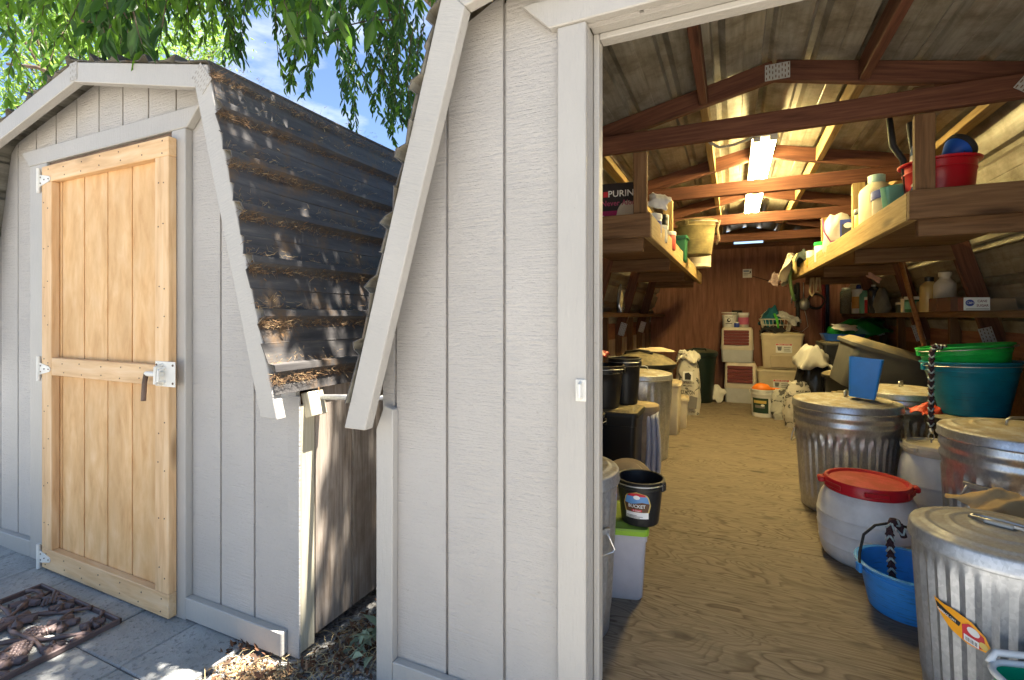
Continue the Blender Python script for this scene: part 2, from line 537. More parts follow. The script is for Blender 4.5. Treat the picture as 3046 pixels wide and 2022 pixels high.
film = P('clear film', (0.74, 0.72, 0.66), rough=0.25, trans=0.25, bumpk=0.3)
cloth_l = P('lavender towel', (0.46, 0.47, 0.56), rough=0.95, bumpk=0.5)
cloth_w = P('canvas cloth', (0.52, 0.46, 0.37), rough=0.95, bumpk=0.4)
cloth_t = P('teal cloth', (0.01, 0.10, 0.14), rough=0.95)
cloth_b = P('black cloth', (0.014, 0.014, 0.015), rough=0.95)
tan_w = P('tan wicker', (0.40, 0.31, 0.19), rough=0.9, bumpk=0.5)
ink = P('black ink', (0.02, 0.02, 0.02), rough=0.6)
ink_w = P('white ink', (0.80, 0.80, 0.78), rough=0.5)
ink_r = P('red ink', (0.55, 0.03, 0.04), rough=0.5)
ink_b = P('blue ink', (0.03, 0.06, 0.32), rough=0.5)
ink_m = P('magenta ink', (0.36, 0.012, 0.11), rough=0.5)
ink_o = P('orange ink', (0.86, 0.36, 0.02), rough=0.4)
ink_sky = P('sky ink', (0.12, 0.28, 0.55), rough=0.4)
ink_br = P('brown ink', (0.12, 0.055, 0.025), rough=0.4)
ink_y = P('yellow ink', (0.62, 0.45, 0.12), rough=0.4)
ink_g = P('green ink', (0.03, 0.16, 0.06), rough=0.4)
glass = P('pale bottle', (0.42, 0.52, 0.47), rough=0.12, trans=0.7, bumpk=0)
amber = P('amber bottle', (0.40, 0.28, 0.10), rough=0.3, dust=(DUST, 0.4))
mint_pl = P('mint plastic', (0.16, 0.42, 0.32), rough=0.4)
yel_pl = P('yellow plastic', (0.70, 0.52, 0.10), rough=0.45)
def sackm(name, base, th=0.56):
    m, n, p = newmat(name)
    a = noise(n, coords(n, (1, 1, 1), rand=True), 13, 4, 0.6, 0.8)
    c = mix(n, ramp(n, a, [(th, 0.0), (th + 0.03, 0.9)]), base, (0.03, 0.03, 0.03))
    w_ = noise(n, coords(n, (1, 1, 1), rand=True), 30, 4, 0.6)
    n.links.new(c, p.inputs['Base Color']); p.inputs['Roughness'].default_value = 0.6
    bump(n, p, noise(n, coords(n, (1, 1, 1), rand=True), 16, 5, 0.7, 1.0), 0.9, 0.02)
    return m
rubber = P('dark rubber', (0.02, 0.02, 0.02), rough=0.7)
hose_g = P('green hose', (0.06, 0.11, 0.035), rough=0.6)
rope_d = P('dark braid', (0.045, 0.022, 0.028), rough=0.9)
rope_l = P('light braid', (0.34, 0.42, 0.44), rough=0.9)

# ---------------------------------------------------------------- lettering (font outlines turned into meshes)
def text_mesh(body, bold=0.0):
    cu = bpy.data.curves.new('lettering', 'FONT')
    cu.body = body; cu.align_x = 'CENTER'; cu.align_y = 'CENTER'; cu.resolution_u = 2; cu.offset = bold
    ob = bpy.data.objects.new('lettering', cu)
    col.objects.link(ob)
    dg = bpy.context.evaluated_depsgraph_get(); dg.update()
    me = bpy.data.meshes.new_from_object(ob.evaluated_get(dg))
    v = [tuple(q.co) for q in me.vertices]; f = [tuple(q.vertices) for q in me.polygons]
    bpy.data.objects.remove(ob); bpy.data.curves.remove(cu); bpy.data.meshes.remove(me)
    xs = [q[0] for q in v]
    wd = max(xs) - min(xs)
    return [((q[0]) / wd, q[1] / wd) for q in v], f
TX = {t: text_mesh(t, 0.012) for t in ('BUCKET', '8 Quart', 'PURINA', 'Never Alone', 'CANE', 'SUGAR', 'C&H', 'Smart Storage', 'GARBAGE CAN', 'ELK GROVE', 'MILLING', 'STAZON', 'MULE MIX', 'TRAILRIDE')}

def decal(parent, fn, shapes, name='sticker'):
    """flat print laid on a surface: fn(u, v, off) -> point; shapes = [(polygon or text, material)] stacked outwards"""
    for k, (sh, m) in enumerate(shapes):
        off = 0.0006 + 0.0005 * k
        mb = MB()
        if isinstance(sh, tuple) and isinstance(sh[0], str):
            t, cu, cv, wd = sh[:4]
            stretch = sh[4] if len(sh) > 4 else 1.0
            v, f = TX[t]
            mb.add([fn(cu + a * wd, cv + b_ * wd * stretch, off) for a, b_ in v], f)
            nm = 'lettering'
        else:
            us = [q[0] for q in sh]; u0, u1 = min(us), max(us); ns = 14
            top = []; bot = []
            for i in range(ns + 1):
                u = u0 + (u1 - u0) * (0.002 + 0.996 * i / ns)
                ys = []
                for a, b_ in zip(sh, sh[1:] + sh[:1]):
                    if (a[0] - u) * (b_[0] - u) <= 0 and abs(a[0] - b_[0]) > 1e-9:
                        ys.append(a[1] + (b_[1] - a[1]) * (u - a[0]) / (b_[0] - a[0]))
                bot.append(fn(u, min(ys), off)); top.append(fn(u, max(ys), off))
            n_ = ns + 1
            mb.add(bot + top, [(i, i + 1, n_ + i + 1, n_ + i) for i in range(ns)])
            nm = name
        mb.build(nm, m, parent)
def rect(u0, u1, v0, v1): return [(u0, v0), (u1, v0), (u1, v1), (u0, v1)]
def oval(cu, cv, a, b, n=28): return [(cu + a * math.cos(2 * math.pi * i / n), cv + b * math.sin(2 * math.pi * i / n)) for i in range(n)]
def on_cyl(r_of_z, th0, z0):
    return lambda u, v, off: ((r_of_z(z0 + v) + off + 0.0012) * math.cos(th0 + u / r_of_z(z0 + v)), (r_of_z(z0 + v) + off + 0.0012) * math.sin(th0 + u / r_of_z(z0 + v)), z0 + v)
def on_plane(o, ux, uy, nrm):
    o, ux, uy, nrm = Vector(o), Vector(ux), Vector(uy), Vector(nrm)
    return lambda u, v, off: tuple(o + ux * u + uy * v + nrm * (off + 0.001))

# ================================================================ ground
def ground_z(x, y):
    t = min(1, max(0, (x + 1.55) / 0.5)); t = t * t * (3 - 2 * t)
    near = max(0, 1 - (abs(x) + abs(y)) / 30)
    return -0.118 + 0.062 * t + 0.008 * math.sin(x * 7 + 1) * math.sin(y * 5) * near
def make_ground():
    def axis(c, lo, hi):
        a = list(np.arange(c - 1.6, c + 1.6001, 0.08))
        k = 0.12; x = a[-1]
        while x < hi: x += k; k *= 1.5; a.append(min(x, hi))
        k = 0.12; x = a[0]
        while x > lo: x -= k; k *= 1.5; a.insert(0, max(x, lo))
        return a
    xs = axis(-1.3, -260, 260); ys = axis(1.2, -260, 260)
    V = [(x, y, ground_z(x, y)) for y in ys for x in xs]
    n = len(xs)
    F = [(j * n + i, j * n + i + 1, (j + 1) * n + i + 1, (j + 1) * n + i) for j in range(len(ys) - 1) for i in range(n - 1)]
    m, nn, p = newmat('gravel soil')
    vo = N(nn, 'ShaderNodeTexVoronoi', Scale=70); nn.links.new(coords(nn), vo.inputs['Vector'])
    bw = N(nn, 'ShaderNodeRGBToBW'); nn.links.new(vo.outputs['Color'], bw.inputs[0])
    c = ramp(nn, bw.outputs[0], [(0.1, (0.13, 0.12, 0.105)), (0.5, (0.34, 0.32, 0.285)), (0.9, (0.52, 0.50, 0.46))])
    d = noise(nn, coords(nn), 5, 5, 0.7)
    c = mix(nn, ramp(nn, d, [(0.50, 0.0), (0.75, 0.6)]), c, (0.16, 0.12, 0.08))
    nn.links.new(c, p.inputs['Base Color']); p.inputs['Roughness'].default_value = 0.95
    bump(nn, p, vo.outputs['Distance'], 0.7, 0.01)
    g = MB().add(V, F).build('ground', m, smooth=True)
    struct(g)
make_ground()

# concrete pavers, 12 inch, children of the patio bed
def paver_mat():
    m, n, p = newmat('concrete paver')
    a = noise(n, coords(n, (1, 1, 1), rand=True), 5, 6, 0.65)
    c = ramp(n, a, [(0.3, (0.25, 0.25, 0.235)), (0.6, (0.36, 0.355, 0.335)), (0.85, (0.43, 0.42, 0.395))])
    s = noise(n, coords(n, (1, 1, 1), rand=True), 55, 4, 0.65)
    c = mix(n, ramp(n, s, [(0.55, 0.0), (0.70, 0.85)]), c, (0.12, 0.115, 0.11))
    n.links.new(c, p.inputs['Base Color']); p.inputs['Roughness'].default_value = 0.9
    bump(n, p, s, 0.9, 0.006)
    return m
paver_m = paver_mat()
bed = MB().box(-4.75, -1.735, -0.5, 1.345, -0.13, -0.112).build('patio', P('patio sand', (0.16, 0.14, 0.11), rough=0.95, bumpk=0.4))
struct(bed)
pv = []
for k in range(3):
    mb = MB().box(-0.1485, 0.1485, -0.151, 0.151, -0.03, 0.0, b=0.005)
    pv.append(mb.mesh('paver', paver_m))
for i in range(10):
    for j in range(6):
        x = -1.885 - 0.3015 * i; y = 1.178 - 0.307 * j
        M = Matrix.Translation((x, y, -0.0985 + random.uniform(-0.004, 0.004))) @ Euler((random.uniform(-.008, .008), random.uniform(-.008, .008), random.uniform(-.006, .006))).to_matrix().to_4x4()
        place('paver', pv[(i + j) % 3], bed, M, world=True)

# gravel, litter
def scatter_stones():
    base = [Vector(p) for p in ((1, 0, 0), (-1, 0, 0), (0, 1, 0), (0, -1, 0), (0, 0, 1), (0, 0, -1))]
    F0 = [(0, 2, 4), (2, 1, 4), (1, 3, 4), (3, 0, 4), (2, 0, 5), (1, 2, 5), (3, 1, 5), (0, 3, 5)]
    mb = MB()
    m = [plain('stone %d' % k, c, 0.9, var=0.25, bumpk=0.3) for k, c in enumerate(((0.20, 0.19, 0.18), (0.33, 0.31, 0.28), (0.46, 0.44, 0.41), (0.13, 0.12, 0.11)))]
    r_ = random.Random(4)
    for k in range(7500):
        x = r_.uniform(-1.74, -0.2); y = r_.uniform(0.75, 1.34) if r_.random() < 0.72 else r_.uniform(1.34, 2.1)
        if y > 1.30 and not (-1.45 < x < -1.1): continue
        s = r_.choice((0.005, 0.006, 0.007, 0.008, 0.010, 0.013))
        z = ground_z(x, y) + s * 0.35
        A = Euler((r_.uniform(0, 6), r_.uniform(0, 6), r_.uniform(0, 6))).to_matrix()
        mb.mat = r_.choice((0, 0, 1, 1, 2, 3))
        mb.add([Vector((x, y, z)) + A @ (b * s * r_.uniform(0.6, 1.25)) for b in base], F0)
    o = mb.build('gravel', m)
    tag(o, 'grey loose gravel on the ground in front of the gap between the sheds', 'gravel', kind='stuff')
scatter_stones()

def leaf_shape(L, W, fold=0.25, curl=0.2):
    pts = []
    for t, wd in ((0, 0.05), (0.28, 0.85), (0.6, 0.75), (1.0, 0.0)):
        z = -curl * L * t * t
        pts.append(((t * L, 0, z), (t * L, W * wd / 2, z + fold * W * wd / 2), (t * L, -W * wd / 2, z + fold * W * wd / 2)))
    V = []; F = []
    for a, b, c in pts: V += [a, b, c]
    for i in range(3):
        q = i * 3
        F.append((q, q + 3, q + 4, q + 1)); F.append((q, q + 2, q + 5, q + 3))
    return V, F
def litter():
    r_ = random.Random(9)
    mb = MB()
    m = [P('brown leaf litter', (0.12, 0.052, 0.024), rough=0.8), P('tan leaf litter', (0.24, 0.14, 0.075), rough=0.8), P('dark leaf litter', (0.075, 0.04, 0.022), rough=0.85), P('straw litter', (0.42, 0.32, 0.17), rough=0.85)]
    for k in range(1700):
        q = r_.random()
        if q < 0.80: x = r_.gauss(-1.30, 0.12); y = r_.uniform(1.30, 2.6)
        elif q < 0.88: x = r_.uniform(-1.78, -1.36); y = r_.gauss(1.27, 0.04)
        else: x = r_.uniform(-1.72, -1.0); y = r_.uniform(0.95, 1.3)
        if x < -1.44 and y > 1.3: continue
        if x > -1.10 and y > 1.26: continue
        z = ground_z(x, y) + r_.uniform(0.006, 0.035)
        A = Matrix.Translation((x, y, z)) @ Euler((r_.gauss(0, .5), r_.gauss(0, .5), r_.uniform(0, 6.3))).to_matrix().to_4x4()
        mb.mat = r_.choice((0, 0, 0, 1, 2, 2))
        V, F = leaf_shape(r_.uniform(.018, .042), r_.uniform(.009, .018), r_.uniform(-.2, .5), r_.uniform(-.4, .5))
        mb.add([A @ Vector(v) for v in V], F)
    mb.mat = 3
    for k in range(420):
        x = r_.gauss(-1.4, 0.2); y = r_.uniform(1.0, 1.6)
        if (x < -1.44 and y > 1.3) or (x > -1.10 and y > 1.28) or x < -1.73: continue
        z = ground_z(x, y) + r_.uniform(.008, .03); a = r_.uniform(0, 6.3); L = r_.uniform(.03, .1)
        mb.tube([(x, y, z), (x + L * math.cos(a) / 2, y + L * math.sin(a) / 2, z + .012), (x + L * math.cos(a), y + L * math.sin(a), z - .004)], .0012, 3, False)
    o = mb.build('leaf_litter', m)
    tag(o, 'brown dry leaves and twigs heaped in the gap between the sheds', 'leaf litter', kind='stuff')
    g = MB(); gm = P('grey green leaves', (0.22, 0.28, 0.19), rough=0.7)
    for k in range(26):
        x = r_.gauss(-1.245, 0.05); y = r_.gauss(1.46, 0.07); z = ground_z(x, y) + r_.uniform(.02, .075)
        A = Matrix.Translation((x, y, z)) @ Euler((r_.gauss(0, .7), r_.gauss(0, .7), r_.uniform(0, 6.3))).to_matrix().to_4x4()
        V, F = leaf_shape(r_.uniform(.06, .11), r_.uniform(.026, .04), 0.4, 0.3)
        g.add([A @ Vector(v) for v in V], F)
    g.tube([(-1.26, 1.36, -.05), (-1.245, 1.46, -.03), (-1.22, 1.56, -.03)], .003, 5)
    tag(g.build('fallen_sprig', gm), 'wilted grey green leafy sprig lying on brown litter in the gap', 'sprig')
    s = MB(); sm = P('wood chips', (0.55, 0.34, 0.17), rough=0.9)
    for k in range(900):
        cx_, cy_, sd = r_.choice(((-1.62, 1.20, .05), (-1.50, 1.23, .035), (-1.58, 1.13, .06)))
        x = r_.gauss(cx_, sd); y = min(1.29, r_.gauss(cy_, sd * .6)); 
        if x < -1.73: continue
        z = ground_z(x, y) + r_.uniform(.012, .024); q = r_.uniform(.003, .008); a = r_.uniform(0, 6.3)
        c_, s_ = math.cos(a) * q, math.sin(a) * q
        s.add([(x - c_, y - s_, z), (x + s_ * .5, y - c_ * .5, z + .003), (x + c_, y + s_, z), (x - s_ * .5, y + c_ * .5, z - .002)], [(0, 1, 2, 3)])
    tag(s.build('wood_chips', sm), 'pale orange wood chips spilled on gravel by the paver edge', 'wood chips', kind='stuff')
litter()

# ================================================================ the two sheds
PROF = [(-1.31, 0.82), (-0.935, 2.136), (0.0, 2.345), (0.935, 2.136), (1.31, 0.82)]
HALF = 1.256
FY = 1.33            # front face of the siding of both sheds
def offset(prof, d):
    """shift an open polyline by d along its left-hand normals (positive = outwards)"""
    nr = []
    for a, b in zip(prof, prof[1:]):
        dx, dz = b[0] - a[0], b[1] - a[1]; l = math.hypot(dx, dz)
        nr.append((-dz / l, dx / l))
    out_ = []
    for i, p in enumerate(prof):
        if i == 0: n_ = nr[0]; k = 1
        elif i == len(prof) - 1: n_ = nr[-1]; k = 1
        else:
            n_ = (nr[i - 1][0] + nr[i][0], nr[i - 1][1] + nr[i][1]); l = math.hypot(*n_)
            n_ = (n_[0] / l, n_[1] / l); k = 1 / (n_[0] * nr[i][0] + n_[1] * nr[i][1])
        out_.append((p[0] + n_[0] * d * k, p[1] + n_[1] * d * k))
    return out_
def zprof(prof, x):
    for a, b in zip(prof, prof[1:]):
        if a[0] <= x <= b[0]: return a[1] + (b[1] - a[1]) * (x - a[0]) / (b[0] - a[0])
    return prof[0][1]

def roof_panel(cx, a, b, y0, y1, parent, first=0.165, step=0.2035, seed=0):
    L = math.hypot(b[0] - a[0], b[1] - a[1])
    ux, uz = (b[0] - a[0]) / L, (b[1] - a[1]) / L
    nx, nz_ = -uz, ux
    prof = [(-0.012, 0.0)]
    s = first
    while s < L - 0.02:
        prof += [(s - 0.022, 0), (s - 0.010, 0.027), (s + 0.014, 0.027), (s + 0.036, 0)]
        if s + step < L: prof += [(s + 0.105, 0), (s + 0.108, 0.0018), (s + 0.112, 0)]
        s += step
    prof.append((L + 0.010, 0.0))
    r_ = random.Random(seed)
    ny = 14
    V = []; F = []; mi = []
    n_ = len(prof)
    jag = [r_.uniform(-0.010, 0.012) for _ in prof]
    for layer in (0, 1):
        for j in range(ny + 1):
            y = y0 + (y1 - y0) * j / ny
            for i, (t, h) in enumerate(prof):
                hh = h + 0.008 - layer * 0.004 + 0.0022 * math.sin(j * 2.1 + i * 0.9 + seed)
                yy = y + (jag[i] if j == 0 else 0)
                V.append((cx + a[0] + ux * t + nx * hh, yy, a[1] + uz * t + nz_ * hh))
    K = n_ * (ny + 1)
    for j in range(ny):
        for i in range(n_ - 1):
            q = (j * n_ + i, j * n_ + i + 1, (j + 1) * n_ + i + 1, (j + 1) * n_ + i)
            F.append(tuple(reversed(q)) if False else q); mi.append(0)
            F.append(tuple(reversed([K + k for k in q]))); mi.append(1)
    for i in range(n_ - 1):
        F.append((i, K + i, K + i + 1, i + 1)); mi.append(0)
    for j in range(ny):
        for e in (0, n_ - 1):
            F.append((j * n_ + e, (j + 1) * n_ + e, K + (j + 1) * n_ + e, K + j * n_ + e)); mi.append(0)
    mb = MB(); mb.v = V; mb.f = F; mb.m = mi
    return mb.build('roof_panel', [roof_dark, roof_pale], parent, world=True)

def gusset(parent, c, w_, h_, tilt, y):
    """toothed truss plate lying on a truss face that looks towards -y"""
    mb = MB()
    mb.box(-w_ / 2, w_ / 2, -0.0012, 0.0012, -h_ / 2, h_ / 2)
    mb.mat = 1
    nx, nzz = max(2, int(w_ / 0.0125)), max(2, int(h_ / 0.021))
    for i in range(nx):
        for j in range(nzz):
            x = -w_ / 2 + w_ * (i + 0.5) / nx; z = -h_ / 2 + h_ * (j + 0.5) / nzz + (0.003 if i % 2 else -0.003)
            mb.box(x - 0.0022, x + 0.0022, -0.0022, -0.0011, z - 0.006, z + 0.006)
    M = Matrix.Translation((c[0], y, c[1])) @ Matrix.Rotation(tilt, 4, 'Y')
    return mb.build('gusset_plate', [steel_plate, rust], parent, M=M, world=True)

def shed_shell(cx, label, openings, grooves, y1):
    """empty + siding, roof, barge boards"""
    S = thing('garden_shed', label, 'shed', (cx, FY, -0.05))
    wallp = offset(PROF, -0.012)
    ox0, ox1, oz1 = openings
    # backing sheet with the doorway left open
    mb = MB()
    gx = sorted(set([-HALF, -0.935, 0.0, 0.935, HALF, ox0 - cx, ox1 - cx]))
    for a, b in zip(gx, gx[1:]):
        m_ = (a + b) / 2
        z0 = oz1 if ox0 - cx <= m_ <= ox1 - cx else -0.05
        za, zb = max(zprof(wallp, a), z0 + .01), max(zprof(wallp, b), z0 + .01)
        mb.prism([(cx + a, z0), (cx + b, z0), (cx + b, zb), (cx + a, za)], FY + 0.0125, FY + 0.018)
    wall = mb.build('front_wall', paint_wall, S, world=True)
    # siding boards between the grooves
    gs = [g for g in grooves if cx - HALF < g < cx + HALF]
    ed = [cx - HALF] + sorted(gs) + [cx + HALF]
    for a, b in zip(ed, ed[1:]):
        x0, x1 = a + (0.0055 if a != ed[0] else 0), b - (0.0055 if b != ed[-1] else 0)
        if x1 - x0 < 0.01: continue
        for (s0, s1, z0) in ([(x0, x1, -0.05)] if (x1 <= ox0 or x0 >= ox1) else
                             [(x0, min(x1, ox0), -0.05), (max(x0, ox0), min(x1, ox1), oz1), (max(x0, ox1), x1, -0.05)]):
            if s1 - s0 < 0.006: continue
            top = [(x, zprof(wallp, x - cx)) for x in [s1] + [cx + k for k in (0.935, 0.0, -0.935) if s0 < cx + k < s1] + [s0]]
            if max(t[1] for t in top) < z0 + 0.02: continue
            poly = [(s0, z0), (s1, z0)] + top
            MB().prism(poly, FY, FY + 0.012).build('siding_board', paint_wall, wall, world=True)
    # roof sheets
    lo, up = PROF, PROF
    y0 = FY - 0.13
    for k, (a, b) in enumerate(zip(PROF, PROF[1:])):
        fl = {0: 0.17, 1: 0.11, 2: 0.13, 3: 0.175}[k]
        if k == 3: b = (a[0] + (b[0] - a[0]) * .93, a[1] + (b[1] - a[1]) * .93)
        if k == 0: a = (b[0] + (a[0] - b[0]) * .93, b[1] + (a[1] - b[1]) * .93)
        roof_panel(cx, a, b, y0, y1 + 0.1, S, first=fl, seed=k + int(cx * 10))
    # barge boards
    q = offset(PROF, -0.089); o_ = offset(PROF, -0.001)
    q[0] = (q[0][0], PROF[0][1]); q[-1] = (q[-1][0], PROF[-1][1])
    for i in range(4):
        a, b, c, d = q[i], q[i + 1], o_[i + 1], o_[i]
        L = math.hypot(c[0] - d[0], c[1] - d[1]); ang = math.atan2(c[1] - d[1], c[0] - d[0])
        mid = ((a[0] + b[0] + c[0] + d[0]) / 4, (a[1] + b[1] + c[1] + d[1]) / 4)
        ca, sa = math.cos(-ang), math.sin(-ang)
        loc = [((p[0] - mid[0]) * ca - (p[1] - mid[1]) * sa, (p[0] - mid[0]) * sa + (p[1] - mid[1]) * ca) for p in (a, b, c, d)]
        m2 = MB().prism(loc, -0.019, 0.019)
        o = m2.build('barge_board', paint_trim, S, M=Matrix.Translation((cx + mid[0], FY - 0.107, mid[1])) @ Matrix.Rotation(-ang, 4, 'Y'), world=True)
        bv = o.modifiers.new('bevel', 'BEVEL'); bv.width = 0.004; bv.segments = 2
    # lookout blocks joining barge boards to the wall
    return S, wall

def side_wall(S, cx, sgn, y1, mat, z1=0.955, gap_from=None):
    x = cx + sgn * (HALF - 0.012 + (0.020 if gap_from else 0))
    back = MB().box(min(x, x - sgn * 0.008), max(x, x - sgn * 0.008), FY + (0.076 if gap_from else 0.019), y1, -0.05, z1).build('side_wall', mat, S, world=True)
    y = FY + (0.078 if gap_from else 0.030)
    while y < y1:
        e = min(y + 0.194, y1)
        MB().box(min(x + sgn * 0.001, x + sgn * 0.012), max(x + sgn * 0.001, x + sgn * 0.012), y, e, -0.05, z1).build('siding_board', mat, back, world=True)
        y += 0.203
    return back

# ---------------------------------------------------------------- left shed (closed, new pine door)
CL = -2.75
YB = 7.1
grL = [-3.61 + 0.2 * k for k in range(-3, 8)] + [-1.917, -1.717]
SL, wallL = shed_shell(CL, 'grey barn-roofed shed with a closed new pine door and mat before it', (-3.20, -2.19, 1.965), grL, YB)
side_wall(SL, CL, 1, YB, weather, gap_from=True)
MB().box(CL - HALF, CL - HALF + 0.015, FY + 0.015, YB, -0.05, 0.955).build('side_wall', weather, SL, world=True)
wl = offset(PROF, -0.02)
MB().prism([(CL - HALF, -0.05), (CL + HALF, -0.05)] + [(CL + x, z) for x, z in reversed(wl) if abs(x) < 1.25], YB - 0.02, YB).build('back_wall', weather, SL, world=True)
MB().box(CL - HALF + .02, CL + HALF - .02, FY + .03, YB - .03, -0.02, 0.0).build('floor', floor_ply, SL, world=True)
TY = (1.272, 1.3295)
def ztrim(name, poly, S, y0=1.298, y1=1.3295, mat=paint_trim):
    o = MB().prism(poly, y0, y1).build(name, mat, S, world=True)
    b = o.modifiers.new('bevel', 'BEVEL'); b.width = 0.003; b.segments = 1
    return o
ztrim('door_header', [(-3.399, 1.973), (-2.085, 1.973), (-2.000, 2.055), (-3.485, 2.055)], SL, 1.296)
ztrim('door_casing', [(-3.395, -0.10), (-3.225, -0.10), (-3.225, 1.9725), (-3.395, 1.9725)], SL)
ztrim('door_casing', [(-2.19, -0.10), (-2.098, -0.10), (-2.098, 1.9725), (-2.19, 1.9725)], SL)
ztrim('skirt_board', [(-2.0975, -0.092), (-1.533, -0.092), (-1.533, -0.003), (-2.0975, -0.003)], SL)
ztrim('skirt_board', [(-3.95, -0.115), (-3.3955, -0.100), (-3.3955, -0.012), (-3.95, -0.030)], SL)
MB().box(-1.533, -1.4735, FY - 0.003, FY + 0.0045, -0.1, 0.88, b=.001).build('corner_strip', paint_wall, SL, world=True)
MB().box(-3.24, -2.15, 1.312, 1.328, 1.90, 1.972).build('door_stop', rust, SL, world=True)
# cream corner board on the gap side, rafter block above it
board('corner_board', (-1.484, FY + 0.039, -0.085), (-1.484, FY + 0.039, 0.845), 0.068, 0.020, cream_wood, SL, up=(1, 0, 0))
board('rafter_block', (-1.452, FY + 0.06, 0.80), (-1.475, FY + 0.06, 0.89), 0.04, 0.075, cream_wood, SL, up=(0, 1, 0))
board('eave_board', (-1.49, FY + 0.03, 0.865), (-1.49, YB, 0.865), 0.03, 0.05, stud_wood, SL)
# door
dm = MB().box(-3.10, -2.24, 1.3095, 1.315, -0.06, 1.90)
door = dm.build('door', pinep, SL, world=True)
DGAP = .0048
dg = [-3.12, -3.069, -2.867, -2.668, -2.473, -2.28, -2.20]
for a, b in zip(dg, dg[1:]):
    for z0, z1 in ((-0.06, 1.90),):
        L = z1 - z0
        M = Matrix.Translation(((a + b) / 2, 1.303, (z0 + z1) / 2)) @ Matrix.Rotation(R(-90), 4, 'Y')
        MB().box(-L / 2, L / 2, -0.006, 0.006, -(b - a) / 2 + DGAP, (b - a) / 2 - DGAP, b=.0015).build('door_board', pinep, door, M=M, world=True)
FYD, FTD = 1.2785, 0.035
board('stile', (-3.135, FYD, 0.0135), (-3.135, FYD, 1.8525), FTD, 0.092, pine, door, up=(1, 0, 0))
board('stile', (-2.195, FYD, 0.0135), (-2.195, FYD, 1.8525), FTD, 0.092, pine, door, up=(1, 0, 0))
board('rail', (-3.181, FYD, 1.8935), (-2.149, FYD, 1.8935), FTD, 0.081, pine, door)
board('rail', (-3.0885, FYD, 0.929), (-2.2415, FYD, 0.929), FTD, 0.088, pine, door)
board('rail', (-3.181, FYD, -0.0375), (-2.149, FYD, -0.0375), FTD, 0.101, pine, door)
nb = MB()
def nail(x, z, y=1.2606): nb.lathe([(0.0032, 0), (0.0032, 0.0015)], 6, M=Matrix.Translation((x, y, z)) @ Matrix.Rotation(R(90), 4, 'X'))
for x in np.linspace(-3.13, -2.19, 7):
    for z in (1.915, 1.872, 0.952, 0.905, -0.015, -0.062): nail(x + random.uniform(-.015, .015), z + random.uniform(-.006, .006))
for z in np.linspace(.12, 1.75, 9):
    for x in (-3.155, -3.118, -2.214, -2.178): nail(x + random.uniform(-.006, .006), z + random.uniform(-.05, .05))
stuff(nb.build('nail_heads', nailm, door, world=True))
for z in (1.865, 0.915, -0.035):
    h = MB()
    h.tube([(-3.203, 1.258, z - 0.062), (-3.203, 1.258, z + 0.062)], 0.0095, 10)
    h.box(-3.222, -3.203, 1.2585, 1.297, z - 0.05, z + 0.05, b=.001)
    h.prism([(-3.203, z - .032), (-3.10, z - .012), (-3.092, z), (-3.10, z + .012), (-3.203, z + .032)], 1.2575, 1.2608)
    ho = h.build('hinge', white_hw, door, world=True)
    s = MB()
    for dx, dz in ((.02, .015), (.02, -.015), (.055, 0), (.095, 0)):
        s.lathe([(0.004, 0), (0.003, 0.0025)], 8, M=Matrix.Translation((-3.203 + dx, 1.2575, z + dz)) @ Matrix.Rotation(R(90), 4, 'X'))
    stuff(s.build('screws', nailm, ho, world=True))
la = MB().box(-2.232, -2.098, 1.2575, 1.2608, 0.885, 0.990, b=.001)
lat = la.build('latch', white_hw, door, world=True)
MB().tube([(-2.275, 1.247, .935), (-2.17, 1.247, .937)], .011, 10).build('bolt', white_hw, lat, world=True)
MB().tube([(-2.275, 1.247, .939), (-2.268, 1.236, .90), (-2.25, 1.222, .825)], .0095, 10).build('bolt_handle', rust, lat, world=True)
k2 = MB()
k2.tube([(-2.185, 1.258, .975), (-2.185, 1.232, .968), (-2.185, 1.230, .90), (-2.185, 1.258, .893)], .007, 8)
k2.tube([(-2.165, 1.258, .965), (-2.165, 1.232, .955), (-2.165, 1.230, .91), (-2.165, 1.258, .903)], .006, 8)
k2.build('bolt_keeper', white_hw, lat, world=True)
sw = MB()
for x in (-2.222, -2.112):
    for z in (.90, .975): sw.lathe([(0.0055, 0), (0.004, 0.003)], 8, M=Matrix.Translation((x, 1.2575, z)) @ Matrix.Rotation(R(90), 4, 'X'))
stuff(sw.build('screws', nailm, lat, world=True))
for gx_, gz_, gw, gh, ga in ((CL + 0.905, 2.085, 0.10, 0.075, R(48)), (CL, 2.30, 0.06, 0.08, 0)):
    g_ = gusset(SL, (gx_, gz_), gw, gh, ga, FY - 0.1275)
    g_.data.materials[0] = paint_trim; g_.data.materials[1] = P('painted slot shade', (0.36, 0.33, 0.29), rough=0.6)  # slots coloured darker than the trim, their shadow put into the paint

